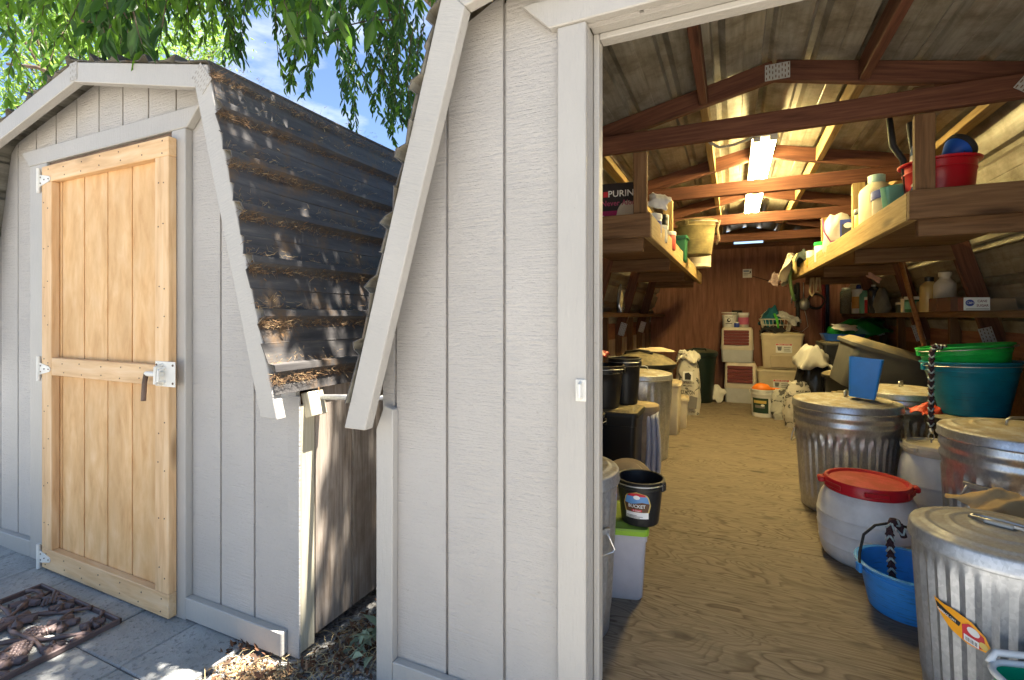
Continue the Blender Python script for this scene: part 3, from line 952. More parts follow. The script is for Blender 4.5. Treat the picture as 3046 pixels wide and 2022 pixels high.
# needles and dry debris caught on the ribs of the roof side
def roof_debris():
    r_ = random.Random(21)
    mb = MB(); m = [P('roof needles', (0.26, 0.145, 0.065), rough=0.9), P('pale needles', (0.42, 0.29, 0.15), rough=0.9), P('dark needles', (0.11, 0.065, 0.036), rough=0.95)]
    a, b = PROF[3], PROF[4]
    L = math.hypot(b[0] - a[0], b[1] - a[1]); ux, uz = (b[0] - a[0]) / L, (b[1] - a[1]) / L
    nx, nz_ = -uz, ux
    nx, nz_ = abs(uz), abs(ux)
    for rib in range(-1, 6):
        s0 = 0.175 + 0.2035 * rib - 0.02
        if rib < 0: s0 = 0.0
        for k in range(2600):
            y = 1.2 + 2.6 * r_.random() ** 1.5
            clump = 0.5 + 0.5 * math.sin(y * 9 + rib * 2.3) * math.sin(y * 23 + rib)
            if r_.random() > 0.35 + clump * 0.65: continue
            below = r_.random() < 0.88
            s_ = s0 + (r_.uniform(0.036, 0.072) if below else -r_.random() ** 2 * 0.05 * (0.4 + clump))
            h = r_.uniform(0.008, 0.028) if below else r_.uniform(0.011, 0.022)
            p = Vector((CL + a[0] + ux * s_ + nx * h, y, a[1] + uz * s_ + nz_ * h))
            d = Vector((ux * r_.gauss(.1, .5) + nx * r_.uniform(0, .45), r_.gauss(0, .8), uz * r_.gauss(.1, .55) + nz_ * r_.uniform(0, .4)))
            d = d.normalized() * r_.uniform(.010, .030)
            mb.mat = r_.choice((0, 0, 0, 1, 2, 2, 2, 2)) if below else r_.choice((0, 1, 1))
            wv = d.cross(Vector((nx, .3, nz_))).normalized() * .0009
            mb.add([p - wv, p + wv, p + d + wv * .4, p + d - wv * .4], [(0, 1, 2, 3)])
    for k in range(160):
        s_ = r_.uniform(0.02, L); y = 1.22 + 2.2 * r_.random()
        p = Matrix.Translation((CL + a[0] + ux * s_ + nx * .014, y, a[1] + uz * s_ + nz_ * .014)) @ Matrix.Rotation(R(70), 4, 'Y') @ Euler((r_.gauss(0, .2), r_.gauss(0, .2), r_.uniform(0, 6))).to_matrix().to_4x4()
        V, F = leaf_shape(r_.uniform(.012, .03), r_.uniform(.006, .012))
        mb.mat = r_.choice((0, 1)); mb.add([p @ Vector(v) for v in V], F)
    o = mb.build('roof_litter', m)
    tag(o, 'rusty brown needles and dry leaf bits caught on dark metal roof ribs', 'roof litter', kind='stuff')
roof_debris()

# ---------------------------------------------------------------- right shed (open, filled)
CR = 0.17
OX0, OX1, OZ1 = -0.37, 0.83, 1.996
grR = [-0.628 + 0.2025 * k for k in range(-3, 9)]
SR, wallR = shed_shell(CR, 'grey barn-roofed shed with open doorway crammed with cans, tubs and shelves', (OX0, OX1, OZ1), grR, YB)
YW = FY + 0.0
ztrim('corner_board', [(-1.089, -0.045), (-1.024, -0.045), (-1.020, 0.872), (-1.055, 0.885), (-1.089, 0.80)], SR, 1.298)
ztrim('skirt_board', [(-1.0235, -0.045), (-0.4535, -0.045), (-0.4535, 0.040), (-1.0235, 0.040)], SR, 1.300)
ztrim('door_casing', [(-0.453, -0.045), (-0.370, -0.045), (-0.370, 1.9955), (-0.453, 1.9955)], SR, 1.308)
ztrim('door_casing', [(0.83, -0.045), (0.915, -0.045), (0.915, 1.9955), (0.83, 1.9955)], SR, 1.308)
ztrim('door_header', [(-0.475, 1.996), (0.935, 1.996), (1.02, 2.080), (-0.560, 2.080)], SR, 1.300)
ztrim('skirt_board', [(0.9155, -0.045), (1.42, -0.045), (1.42, 0.040), (0.9155, 0.040)], SR, 1.300)
board('jamb', (-0.3875, 1.395, 0.09), (-0.3875, 1.395, 1.9955), 0.095, 0.035, paint_trim, SR, up=(1, 0, 0))
board('jamb', (0.8475, 1.395, 0.09), (0.8475, 1.395, 1.9955), 0.095, 0.035, paint_trim, SR, up=(1, 0, 0))
board('head_jamb', (-0.369, 1.395, 2.013), (0.829, 1.395, 2.013), 0.095, 0.034, paint_trim, SR)
board('door_stop', (-0.3605, 1.405, 0.105), (-0.3605, 1.405, 1.995), 0.045, 0.017, paint_trim, SR, up=(1, 0, 0))
board('door_stop', (-0.3515, 1.405, 1.986), (0.828, 1.405, 1.986), 0.045, 0.018, paint_trim, SR)
hs = MB().box(-0.398, -0.368, 1.303, 1.3075, 0.945, 1.005, b=.001).build('latch_keeper', white_hw, SR, world=True)
MB().tube([(-0.383, 1.306, .998), (-0.383, 1.290, .992), (-0.383, 1.290, .958), (-0.383, 1.306, .952)], .0055, 8).build('staple', white_hw, hs, world=True)
# floor sheets
FZ = 0.10
fl = MB().box(CR - HALF + .02, CR + HALF - .02, FY + .016, YB - .02, 0.03, 0.076).build('floor', stud_wood, SR, world=True)
y = FY + 0.02
while y < YB - .05:
    e = min(y + 1.2185, YB - .02)
    MB().box(CR - HALF + .025, CR + HALF - .025, y, e - .0025, 0.0765, FZ, b=.001).build('plywood_sheet', floor_ply, fl, world=True)
    y += 1.22
# side and back walls
for sg in (-1, 1):
    side_wall(SR, CR, sg, YB, weather if sg < 0 else stud_wood)
    xi = CR + sg * (HALF - .025)
    for y in (2.5, 3.1, 3.68, 4.26, 4.84, 5.42, 6.0, 6.6):
        board('stud', (xi - sg * .02, y + .02, FZ), (xi - sg * .02, y + .02, 1.168), 0.038, 0.07, stud_wood, SR, up=(1, 0, 0))
    board('ledge', (CR + sg * 1.13, FY + .1, 1.19), (CR + sg * 1.13, YB - .02, 1.19), 0.19, 0.036, stud_wood, SR)
    y = FY + .02
    while y < YB:
        e = min(y + 1.22, YB - .01)
        o = MB().box(-(e - y) / 2, (e - y) / 2, -.535, .535, -.004, .004)
        M = Matrix.Translation((xi + sg * .012, (y + e) / 2, .635)) @ Matrix(((0, 0, 1, 0), (1, 0, 0, 0), (0, 1, 0, 0), (0, 0, 0, 1)))
        o.build('wall_panel', back_ply, SR, M=M, world=True)
        y += 1.222
# back wall of red plywood with a daylight slot
bw_ = MB()
bx = [-HALF + .01, -0.935, -0.161, 0.0, 0.184, 0.935, HALF - .01]
wq = offset(PROF, 0.006)
for a, b in zip(bx, bx[1:]):
    za, zb = zprof(wq, a), zprof(wq, b)
    if -0.17 < a and b < 0.19:
        bw_.prism([(CR + a, .05), (CR + b, .05), (CR + b, 2.128), (CR + a, 2.128)], YB - .02, YB)
        bw_.prism([(CR + a, 2.205), (CR + b, 2.205), (CR + b, zb), (CR + a, za)], YB - .02, YB)
    else:
        bw_.prism([(CR + a, .05), (CR + b, .05), (CR + b, zb), (CR + a, za)], YB - .02, YB)
bwall = bw_.build('back_wall', stud_wood, SR, world=True)
for x0, x1 in ((-1.06, -0.30), (-0.297, 0.92), (0.923, 1.40)):
    L = 1.98
    M = Matrix.Translation(((x0 + x1) / 2, YB - .025, FZ + L / 2)) @ Matrix.Rotation(R(-90), 4, 'Y')
    MB().box(-L / 2, L / 2, -.004, .004, -(x1 - x0) / 2, (x1 - x0) / 2).build('plywood_sheet', back_ply, bwall, M=M, world=True)
board('wall_plate', (CR - .9, YB - .045, 2.10), (CR + .9, YB - .045, 2.10), 0.036, 0.05, frame_wood, SR)

# trusses
TR = [2.50, 3.68, 4.84, 5.98]
mid = offset(PROF, -0.0465)
CHZ = 2.05
for k, y in enumerate(TR):
    yc = y + 0.019
    for i, (a, b) in enumerate(zip(mid, mid[1:])):
        b2 = b if i != 3 else (a[0] + (b[0] - a[0]) * .86, a[1] + (b[1] - a[1]) * .86)
        a2 = a if i != 0 else (b[0] + (a[0] - b[0]) * .86, b[1] + (a[1] - b[1]) * .86)
        yo = 0.0 if i in (1, 3) else 0.0006
        board('rafter', (CR + a2[0], yc + yo, a2[1]), (CR + b2[0], yc + yo, b2[1]), 0.038, 0.089, frame_wood, SR, up=(0, 0, 1))
    board('bottom_chord', (CR - .90, yc - .0395, CHZ), (CR + .90, yc - .0395, CHZ), 0.038, 0.089, frame_wood, SR)
    yf = y - 0.0415
    if k < 3:
        gusset(SR, (CR + .012, 2.285), 0.10, 0.072, 0, y - 0.0016)
        for sg in (-1, 1):
            gusset(SR, (CR + sg * .875, 2.075), 0.09, 0.15, sg * R(38), yf)
    for sg in (-1, 1):
        gusset(SR, (CR + sg * 1.165, 1.05), 0.062, 0.13, -sg * R(16), y - 0.003)
ys = [FY + .09] + TR + [YB - .03]
for xo in (-0.30, 0.335):
    zz = zprof(PROF, xo) - 0.0465
    for a, b in zip(ys, ys[1:]):
        board('purlin', (CR + xo, a + .041, zz), (CR + xo, b - .002, zz), 0.038, 0.085, frame_wood if b < 3 else shelf_wood, SR)
for sg in (-1, 1):
    for a, b in zip(ys, ys[1:]):
        board('knee_plate', (CR + sg * .872, a + .041, 2.118), (CR + sg * .872, b - .042, 2.118), 0.06, 0.04, shelf_wood, SR)

# loft shelves hung from the chords
SHZ = (1.572, 1.690)
BL = [(-0.369, 2.50), (-0.345, 6.34)]
BR = [(0.650, 2.50), (0.575, 6.34)]
zc = sum(SHZ) / 2
for (p, q), sg in ((BL, -1), (BR, 1)):
    board('shelf_beam', (p[0] + sg * .019, p[1] + .001, zc), (q[0] + sg * .019, q[1], zc), 0.038, 0.118, shelf_wood, SR)
    xo = CR + sg * 1.02
    board('shelf_board', (p[0] + sg * .001, 2.481, zc + .001), (xo, 2.481, zc + .001), 0.036, 0.118, stud_wood, SR)
    y = 2.52
    d0 = MB()
    while y < 6.30:
        e = min(y + .95, 6.32)
        f_ = (y - 2.5) / 3.84
        x0 = (p[0] + (q[0] - p[0]) * f_) + sg * .055
        MB().box(min(x0, xo), max(x0, xo), y, e - .003, 1.600, 1.616, b=.001).build('shelf_deck', stud_wood, SR, world=True)
        y = e
    for yj in (2.56, 3.70, 4.86, 6.0):
        board('shelf_joist', (p[0] + sg * .05, yj, 1.555), (CR + sg * 1.09, yj, 1.555), 0.038, 0.087, stud_wood, SR)
    for yj in TR[:3]:
        xp = -0.424 if sg < 0 else 0.707
        top = 2.003 if yj != TR[0] else 2.115
        yy = yj - .0395 + (.0392 if yj == TR[0] else 0)
        if yj == TR[0]:
            board('shelf_post', (xp, 2.4995, 1.692), (xp, 2.4995, 2.00), 0.036, 0.066, stud_wood, SR, up=(1, 0, 0))
            MB().box(xp - .033, xp + .033, 2.50, 2.518, 2.096, 2.118).build('post_end', stud_wood, SR, world=True)
        else:
            board('shelf_post', (xp, yy, 1.64), (xp, yy, 2.004), 0.038, 0.066, shelf_wood, SR, up=(1, 0, 0))

# fluorescent fixture
FX = thing('tube_light', 'long white twin-tube fluorescent light glowing under the shed ridge', 'light', (CR - .004, 4.3, 2.20))
MB().box(-.065, .065, -1.21, 1.21, .025, .055, b=.003).build('housing', white_pl, FX)
MB().box(-.03, .03, -1.205, 1.205, -.002, .025, b=.003).build('reflector', white_pl, FX)
tube_m = emit('lit tube', (1.0, 0.77, 0.32), 23.0)
for sx in (-.042, .042):
    MB().tube([(sx, -1.17, 0), (sx, 1.17, 0)], .0185, 12).build('tube', tube_m, FX, smooth=True)
    for ey in (-1.19, 1.19):
        e = MB(); e.box(sx - .02, sx + .02, ey - .012, ey + .012, -.026, .026, b=.003); e.build('lamp_holder', white_pl, FX)
cd = thing('conduit', 'flexible metal conduit running from the tube light to a purlin', 'conduit', (CR - .30, 3.0, 2.2))
pth = [Vector((0, -.01, .03)), Vector((.01, .0, -.03)), Vector((.06, .03, -.055)), Vector((.13, .05, -.045)), Vector((.20, .075, -.02)), Vector((.245, .09, .0))]
pp = []
for a, b in zip(pth, pth[1:]):
    for t in range(12): pp.append(a.lerp(b, t / 12))
MB().tube(pp, [.0095 if i % 2 else .0075 for i in range(len(pp))], 8).build('sheath', steel_plate, cd, smooth=False)
MB().tube([(.24, .088, 0), (.262, .094, .01)], .013, 8).build('connector', steel_plate, cd)
# galvanised pipe between the sheds
pi = MB().tube([(-1.468, 1.412, 0.866), (-1.088, 1.44, 0.885)], .0105, 12)
tag(pi.build('pipe', galv_clean, smooth=True), 'thin galvanised pipe bridging the gap between the sheds under the eaves', 'pipe')

# ================================================================ builders for the things in the shed
def rrect(w_, d_, r, z, n=5, cx=0, cy=0, tw=0):
    pts = []
    for k, (sx, sy) in enumerate(((1, 1), (-1, 1), (-1, -1), (1, -1))):
        for i in range(n + 1):
            a = (k + i / n) * math.pi / 2
            pts.append((cx + sx * (w_ / 2 - r) + r * math.cos(a), cy + sy * (d_ / 2 - r) + r * math.sin(a), z))
    return pts

def trash_can(label, x, y, z, r, h, rb=None, style='point', mat=None, seed=0, handle_a=-1.2, lid_rot=0.4, lid_handle='flat', group=None, rz=0.0, flutes=36):
    mat = mat or galv_m
    T = thing('galvanised_can', label, 'trash can', (x, y, z), rz, group)
    rb = rb or r * 0.82
    rt = r * 0.965
    hb = h - 0.012
    n = flutes * 4
    prof = [(rb * .96, 0.0), (rb, 0.006)]
    zz = [0.02, 0.05, 0.065, 0.08]
    top = hb * (0.72 if style == 'point' else 0.90)
    zz += list(np.linspace(0.1, top, 12)) + [top + .012, top + .03]
    for q in zz: prof.append((rb + (rt - rb) * q / hb, q))
    def rz_(q): return rb + (rt - rb) * q / hb
    bands = [(hb * .80, 0), (hb * .82, .006), (hb * .845, .006), (hb * .865, 0), (hb * .885, .0), (hb * .90, .006), (hb * .925, .006), (hb * .945, 0), (hb, 0), (hb - .001, -.02)]
    if style != 'point': bands = [(hb * .955, 0), (hb, 0), (hb - .001, -.02)]
    for q, o in bands: prof.append((rz_(q) + o, q))
    amp = r * (0.030 if style == 'point' else 0.017)
    def mod(t, q, i):
        if q < .05 or q > top + .02: return 0
        e = min(1, max(0, (q - .05) / .03))
        ph = (t * flutes / (2 * math.pi)) % 1.0
        tri = abs(ph * 2 - 1)
        if style == 'point':
            lim = min(1, max(0, (top + .02 - q) / .05))
            f = 1 if tri < 0.5 * lim + 0.02 else 0
            return amp * (f - .5) * e if lim > 0.02 else 0
        lim = min(1, max(0, (top + .02 - q) / .03))
        return amp * math.cos(ph * 2 * math.pi) * e * lim
    body = MB().lathe(prof, n, mod=mod, cap1=False).build('body', mat, T, smooth=35)
    lid = MB()
    lp = [(r * .955, hb - .022), (r * 1.0, hb - .024), (r * 1.012, hb - .018), (r * 1.0, hb - .012), (r * .995, hb + .012), (r * .975, hb + .018)]
    dome = .020
    for t in np.linspace(.94, .03, 46):
        rid = .0045 * max(0.0, math.cos(2 * math.pi * t * 3.6 + .6)) ** 2
        lp.append((r * t, hb + .018 + dome * (1 - t * t) + rid))
    lid.lathe(lp, 64, cap0=False)
    lo = lid.build('lid', mat, T, smooth=50)
    zt = hb + .018 + dome + .002
    A = Matrix.Rotation(lid_rot, 4, 'Z')
    if lid_handle == 'bail':
        pts = [(-.055, 0, zt - .002), (-.05, .0, zt + .022), (-.03, 0, zt + .03), (.03, 0, zt + .03), (.05, 0, zt + .022), (.055, 0, zt - .002)]
    elif lid_handle == 'flat':
        pts = [(-.06, .0, zt + .004), (-.055, .022, zt + .006), (.0, .028, zt + .006), (.055, .022, zt + .006), (.06, .0, zt + .004), (-.058, -.002, zt + .006)]
    else:
        pts = [(-.02, 0, zt - .002), (-.02, 0, zt + .03), (.02, 0, zt + .03), (.02, 0, zt - .002)]
    MB().tube([A @ Vector(p) for p in pts], .0045 if lid_handle != 'tab' else .007, 8).build('lid_handle', wire, lo, smooth=True)
    if lid_handle == 'flat':
        g = MB(); g.box(-.03, .03, -.010, .010, zt - .001, zt + .0085, b=.002, M=A); g.build('handle_clip', steel_plate, lo)
    for k in range(2):
        a = handle_a + k * math.pi
        q = hb * .70
        rr = rz_(q) + .004
        B = Matrix.Rotation(a, 4, 'Z')
        g = MB(); g.box(rr - .004, rr + .006, -.045, .045, q - .008, q + .012, b=.002, M=B)
        br = g.build('handle_bracket', mat, T)
        hp = [(rr + .004, -.030, q), (rr + .012, -.036, q - .022), (rr + .016, -.052, q - .055), (rr + .014, -.045, q - .066), (rr + .014, .045, q - .066), (rr + .016, .052, q - .055), (rr + .012, .036, q - .022), (rr + .004, .030, q)]
        MB().tube([B @ Vector(p) for p in hp], .0038, 8).build('side_handle', wire, br, smooth=True)
    return T, rz_

def bucket(label, x, y, z, r, h, mat, rb=None, handle='side', ha=0.0, hang=None, cat='bucket', name='bucket', rot=None, lip=.012, group=None, n=48, wire_m=None, rings=True):
    T = thing(name, label, cat, (x, y, z), ha, group, rot)
    rb = rb or r * .8
    t = .004
    f = lambda q: rb + (r - rb) * q / h
    prof = [(rb * .97, 0), (rb, .004)] + [(f(q), q) for q in np.linspace(.01, h * .80, 5)]
    if rings: prof += [(f(h * .83) + .003, h * .815), (f(h * .83) + .003, h * .83), (f(h * .84), h * .84)]
    prof += [(f(h * .95), h * .95), (f(h * .95) + lip * .8, h * .955), (f(h) + lip, h * .975), (f(h) + lip, h * .992), (f(h) + lip * .4, h), (f(h) - .001, h), (f(h) - t, h * .99)]
    prof += [(f(q) - t, q) for q in np.linspace(h * .9, .012, 5)] + [(rb * .5, .008)]
    MB().lathe(prof, n).build('body', mat, T, smooth=40)
    wm = wire_m or wire
    if handle:
        R_ = r + lip + .003
        zt = h * .90
        ears = MB()
        for s in (-1, 1):
            MB().box(s * R_ - .006, s * R_ + .006, -.014, .014, zt - .018, zt + .016, b=.003).build('ear', mat, T)
        pts = []
        for i in range(17):
            a = math.pi * i / 16
            rad = R_ + .004
            if handle == 'side':
                tl = -0.16
                pts.append((rad * math.cos(a), rad * math.sin(a) * math.cos(tl), zt + .004 + rad * math.sin(a) * math.sin(tl) * .3 + .014 * math.sin(a)))
            elif handle == 'front':
                pts.append((rad * math.cos(a), -(rad + .003) * math.sin(a), zt + .006))
            else:
                pts.append((rad * math.cos(a), .02 * math.sin(a), zt + rad * 1.05 * math.sin(a)))
        MB().tube(pts, .0026, 6).build('handle', wm, T, smooth=True)
    return T, f

def tote(label, x, y, z, w_, d_, h, mat, lid_mat=None, rz=0.0, taper=.88, r=.035, name='storage_tote', cat='storage tote', lid=True, rot=None, lid_h=.03, group=None, over=.012):
    T = thing(name, label, cat, (x, y, z), rz, group, rot)
    mb = MB()
    L = []
    for q in (0, .01, h * .5, h * .86, h * .865, h - .002):
        k = taper + (1 - taper) * q / h + (.0 if q < h * .862 else .0)
        g = .008 if q >= h * .862 else 0
        L.append(rrect(w_ * k + g - (.012 if q == 0 else 0), d_ * k + g - (.012 if q == 0 else 0), r, q))
    mb.loft(L, cap1=True)
    mb.build('body', mat, T, smooth=35)
    if lid:
        lm = lid_mat or mat
        o = over
        l2 = [rrect(w_ + o * 2, d_ + o * 2, r + .006, h - .012), rrect(w_ + o * 2 + .004, d_ + o * 2 + .004, r + .008, h + .006), rrect(w_ + o * 1.2, d_ + o * 1.2, r, h + lid_h * .6), rrect(w_ - .03, d_ - .03, r, h + lid_h * .55), rrect(w_ - .06, d_ - .06, r, h + lid_h), rrect(w_ - .09, d_ - .09, r, h + lid_h)]
        MB().loft(l2).build('lid', lm, T, smooth=40)
    return T

def bottle(label, x, y, z, r, h, mat, cap, neck=.4, shoulder=.72, name='bottle', cat='bottle', label_m=None, ell=1.0, rz=0.0, caph=.12, group=None):
    T = thing(name, label, cat, (x, y, z), rz, group)
    s = shoulder
    prof = [(r * .92, 0), (r, .006), (r, h * s), (r * .93, h * (s + .05)), (r * (neck + .15), h * (s + .13)), (r * neck, h * (s + .16)), (r * neck, h * (1 - caph))]
    M = Matrix.Diagonal((1, ell, 1, 1))
    MB().lathe(prof, 24, M=M).build('body', mat, T, smooth=40)
    MB().lathe([(r * neck * 1.18, h * (1 - caph) - .002), (r * neck * 1.2, h * (1 - caph * .1)), (r * neck * .95, h)], 16, M=M).build('cap', cap, T, smooth=40)
    if label_m:
        MB().lathe([(r + .0006, h * .14), (r + .0009, h * .16), (r + .0009, h * s * .88), (r + .0006, h * s * .9)], 24, M=M, cap0=False, cap1=False).build('sticker', label_m, T, smooth=40)
    return T

def jar(label, x, y, z, r, h, mat, cap, label_m=None, name='jar', cat='jar', taper=1.0, lidr=1.06, lidh=.16, group=None):
    T = thing(name, label, cat, (x, y, z), 0, group)
    MB().lathe([(r * .95 * taper, 0), (r * taper, .005), (r, h * (1 - lidh)), (r * .97, h * (1 - lidh) + .002)], 28).build('body', mat, T, smooth=40)
    if cap: MB().lathe([(r * lidr, h * (1 - lidh) - .004), (r * lidr, h * .98), (r * lidr * .94, h)], 28).build('lid', cap, T, smooth=40)
    if label_m:
        MB().lathe([(r * (taper + (1 - taper) * .25) + .0012, h * .2), (r * (taper + (1 - taper) * .8) + .0012, h * .68)], 28, cap0=False, cap1=False).build('sticker', label_m, T, smooth=40)
    return T

def blob(name, label, cat, x, y, z, w_, d_, h, mat, seed=0, lump=.12, rz=0, top=.55, n=20, k=12, sq=2.6, crease=6.0):
    """sack or bag: a superellipse that sags, with creases"""
    r_ = random.Random(seed)
    ph = [r_.uniform(0, 6.3) for _ in range(8)]
    T = thing(name, label, cat, (x, y, z), rz)
    loops = []
    for i in range(k + 1):
        t = i / k
        s = (1 - abs(2 * t - 1) ** 6) ** .4 * (1 - (1 - top) * t ** 2.0)
        if i == 0: s = .82
        if i == k: s = top * .75
        L = []
        for j in range(n * 2):
            a = math.pi * j / n
            c_, s_ = math.cos(a), math.sin(a)
            e = (abs(c_) ** sq + abs(s_) ** sq) ** (-1 / sq)
            q = 1 + lump * (math.sin(a * 3 + ph[0] + t * 4) * .5 + math.sin(a * crease + ph[1] - t * 9) * .35 + math.sin(a * 11 + ph[2] + t * 13) * .22)
            L.append((w_ / 2 * s * e * c_ * q, d_ / 2 * s * e * s_ * q, h * t + (h * .025 * math.sin(a * 4 + ph[3]) * t if i else 0)))
        loops.append(L)
    b = MB().loft(loops).build('body', mat, T, smooth=60)
    return T

def cloth(name, label, cat, fn, mat, nu=16, nv=22, thick=.004, loc=(0, 0, 0)):
    o = MB().grid(fn, nu, nv).build(name, mat, smooth=True)
    s = o.modifiers.new('solid', 'SOLIDIFY'); s.thickness = thick
    if label: tag(o, label, cat)
    return o

# ================================================================ floor, right side of the aisle
can1, rz1 = trash_can('small galvanised can with an orange torn sticker, beside the blue tub', .657, 1.75, FZ, .192, .485, style='round', mat=galv_clean, handle_a=1.9, lid_rot=-.55, flutes=36)
th = math.atan2(-1.75, -.657) - .12
def can1_fn(u, v, off):
    u *= .60; v *= .84
    q = .285 + v - u * .30
    a = th - .30 + u / .175
    r_ = rz1(q) + .0062 + off
    return (r_ * math.cos(a), r_ * math.sin(a), q)
shp = [(-.095, .018), (-.085, .002), (-.03, -.033), (.03, -.04), (.085, -.03), (.098, -.012), (.092, .008), (.055, .028), (.0, .036), (-.05, .034), (-.075, .012)]
shp = [(a, b) for a, b in [(-.095, .03), (-.08, -.004), (-.03, -.034), (.03, -.042), (.085, -.034), (.098, -.012), (.085, .012), (.04, .034), (-.02, .036), (-.055, .030)]]
decal(can1, can1_fn, [(shp, ink_o), ([(-.088, .022), (-.08, .004), (.005, -.006), (.008, .010)], ink), ([(.012, -.036), (.06, -.036), (.085, -.025), (.08, .008), (.035, .024), (.012, .01)], ink_r),
                      (oval(.048, .006, .02, .012), paper_w), (oval(.078, -.018, .014, .010), ink_y), (rect(.018, .065, -.034, -.014), ink_w), (('GARBAGE CAN', -.042, .0045, .068, 1.0), ink_w)])
for i in range(9):
    u = .023 + i * .0043
    decal(can1, lambda a, b, off: can1_fn(a, b, off + .0035), [(rect(u, u + (.0022 if i % 3 else .0012), -.031, -.019), ink)], name='barcode')

tub, ft = bucket('scratched blue feed tub holding a braided rope, beside the small galvanised can', .585, 2.235, FZ, .150, .165, blue_pl, rb=.118, handle='up', ha=R(18), cat='feed tub', name='feed_tub', lip=.014, wire_m=rubber)
for ch in tub.children:
    if ch.name.startswith('handle'): bpy.data.objects.remove(ch)
MB().tube([(-.165, 0, .15), (-.165, .0, .20), (-.145, .01, .265), (-.10, .02, .297), (-.04, .03, .305), (.03, .04, .285), (.10, .03, .23), (.165, 0, .15)], .0048, 8).build('handle', rubber, tub, smooth=True)

def braid(name, label, pts, r=.011, wob=0.0):
    """a flat-braided lead rope: chevron plaits around a core"""
    T = thing(name, label, 'rope', pts[0])
    o = Vector(pts[0])
    P_ = [Vector(p) - o for p in pts]
    fine = []
    for a, b in zip(P_, P_[1:]):
        m_ = max(2, int((b - a).length / .006))
        for k in range(m_): fine.append(a.lerp(b, k / m_))
    fine.append(P_[-1])
    MB().tube(fine, r * .86, 10).build('core', rope_d, T, smooth=True)
    for s in (-1, 1):
        for k in range(0, len(fine) - 3, 3):
            a, b = fine[k], fine[min(k + 3, len(fine) - 1)]
            t = (b - a).normalized()
            v = Vector((-a.x - o.x, -a.y - o.y, 0)).normalized()
            v = (v - t * v.dot(t)).normalized()
            u = t.cross(v)
            m_ = MB(); m_.tube([a + u * s * r * .95 + v * r * .35, a + (b - a) * .5 + u * s * r * .55 + v * r * .85, b + u * s * r * .05 + v * r * 1.02], r * .30, 5)
            m_.build('plait', rope_l if (k // 3) % 2 else rope_d, T, smooth=True)
    return T
braid('braided_rope', 'dark braided lead rope looped over the blue tub handle', [(.535, 2.19, .115), (.530, 2.195, .22), (.525, 2.20, .33), (.525, 2.21, .395), (.536, 2.225, .424), (.553, 2.235, .418), (.566, 2.24, .392), (.576, 2.243, .362)], .0125)

# white drum, red screw lid
def drum(label, x, y, z, r, h, lidm, bodym, rz=0):
    T = thing('drum', label, 'drum', (x, y, z), rz)
    prof = [(r * .84, 0), (r * .90, .010), (r * .95, h * .10), (r * .985, h * .20), (r * .988, h * .22), (r * .998, h * .225), (r * .99, h * .235), (r * 1.02, h * .40), (r * 1.022, h * .42), (r * 1.032, h * .425), (r * 1.024, h * .435), (r * 1.03, h * .58), (r * 1.028, h * .61), (r * 1.036, h * .615), (r * 1.024, h * .625), (r * .995, h * .74), (r * .94, h * .84), (r * .87, h * .905), (r * .80, h * .94), (r * .80, h)]
    MB().lathe(prof, 56).build('body', bodym, T, smooth=60)
    if lidm:
        q = h * .93
        lp = [(r * .86, q), (r * .875, q + .004), (r * .875, q + .044), (r * .86, q + .05), (r * .80, q + .05), (r * .775, q + .044), (r * .76, q + .040), (r * .4, q + .044), (r * .05, q + .046)]
        L = MB().lathe(lp, 56, cap0=False).build('lid', lidm, T, smooth=30)
        for a in (.6, .6 + math.pi):
            MB().box(r * .87, r * 1.02, -.022, .022, q + .016, q + .042, b=.006, M=Matrix.Rotation(a, 4, 'Z')).build('grip', lidm, L)
        for k in range(6):
            a = .1 + k * math.pi / 3
            MB().box(r * .868, r * .895, -.045, .045, q + .014, q + .036, b=.004, M=Matrix.Rotation(a, 4, 'Z')).build('lug', lidm, L)
    return T
drum('scuffed white drum with a dusty red screw lid', .545, 2.645, FZ, .185, .325, red_pl, worn_white, R(-35))
drum('white drum with a bare dusty top, wedged behind a galvanised can', .905, 3.02, FZ, .15, .44, cream_pl, worn_white)

trash_can('large galvanised can with bail handle, in front of the teal tub', 1.02, 2.56, FZ, .245, .625, rb=.205, style='point', handle_a=-2.45, lid_rot=.5, lid_handle='bail', flutes=32)
canC, rzC = trash_can('galvanised can with the blue scoop standing on its dusty lid', .578, 3.285, FZ, .262, .60, rb=.215, style='point', handle_a=-.3, lid_rot=1.2, lid_handle='tab', flutes=38)
trash_can('galvanised can with dusty ribbed lid behind the blue scoop', .985, 3.90, FZ, .25, .60, style='point', handle_a=-2.0, lid_rot=1.0, lid_handle='tab')

# blue scoop (tapered open box) on the lid
sct = thing('scoop_bin', 'bright blue tapered plastic bin standing on a galvanised can lid', 'bin', (.640, 3.205, .737), R(-14), rot=(R(-2), R(5), R(-16)))
q = MB(); t = .003
L = [rrect(.115, .08, .012, 0), rrect(.118, .083, .012, .004), rrect(.150, .105, .014, .215), rrect(.150 - 2 * t, .105 - 2 * t, .012, .215), rrect(.115 - 2 * t, .08 - 2 * t, .01, .006)]
q.loft(L); q.build('body', blue2_pl, sct, smooth=35)

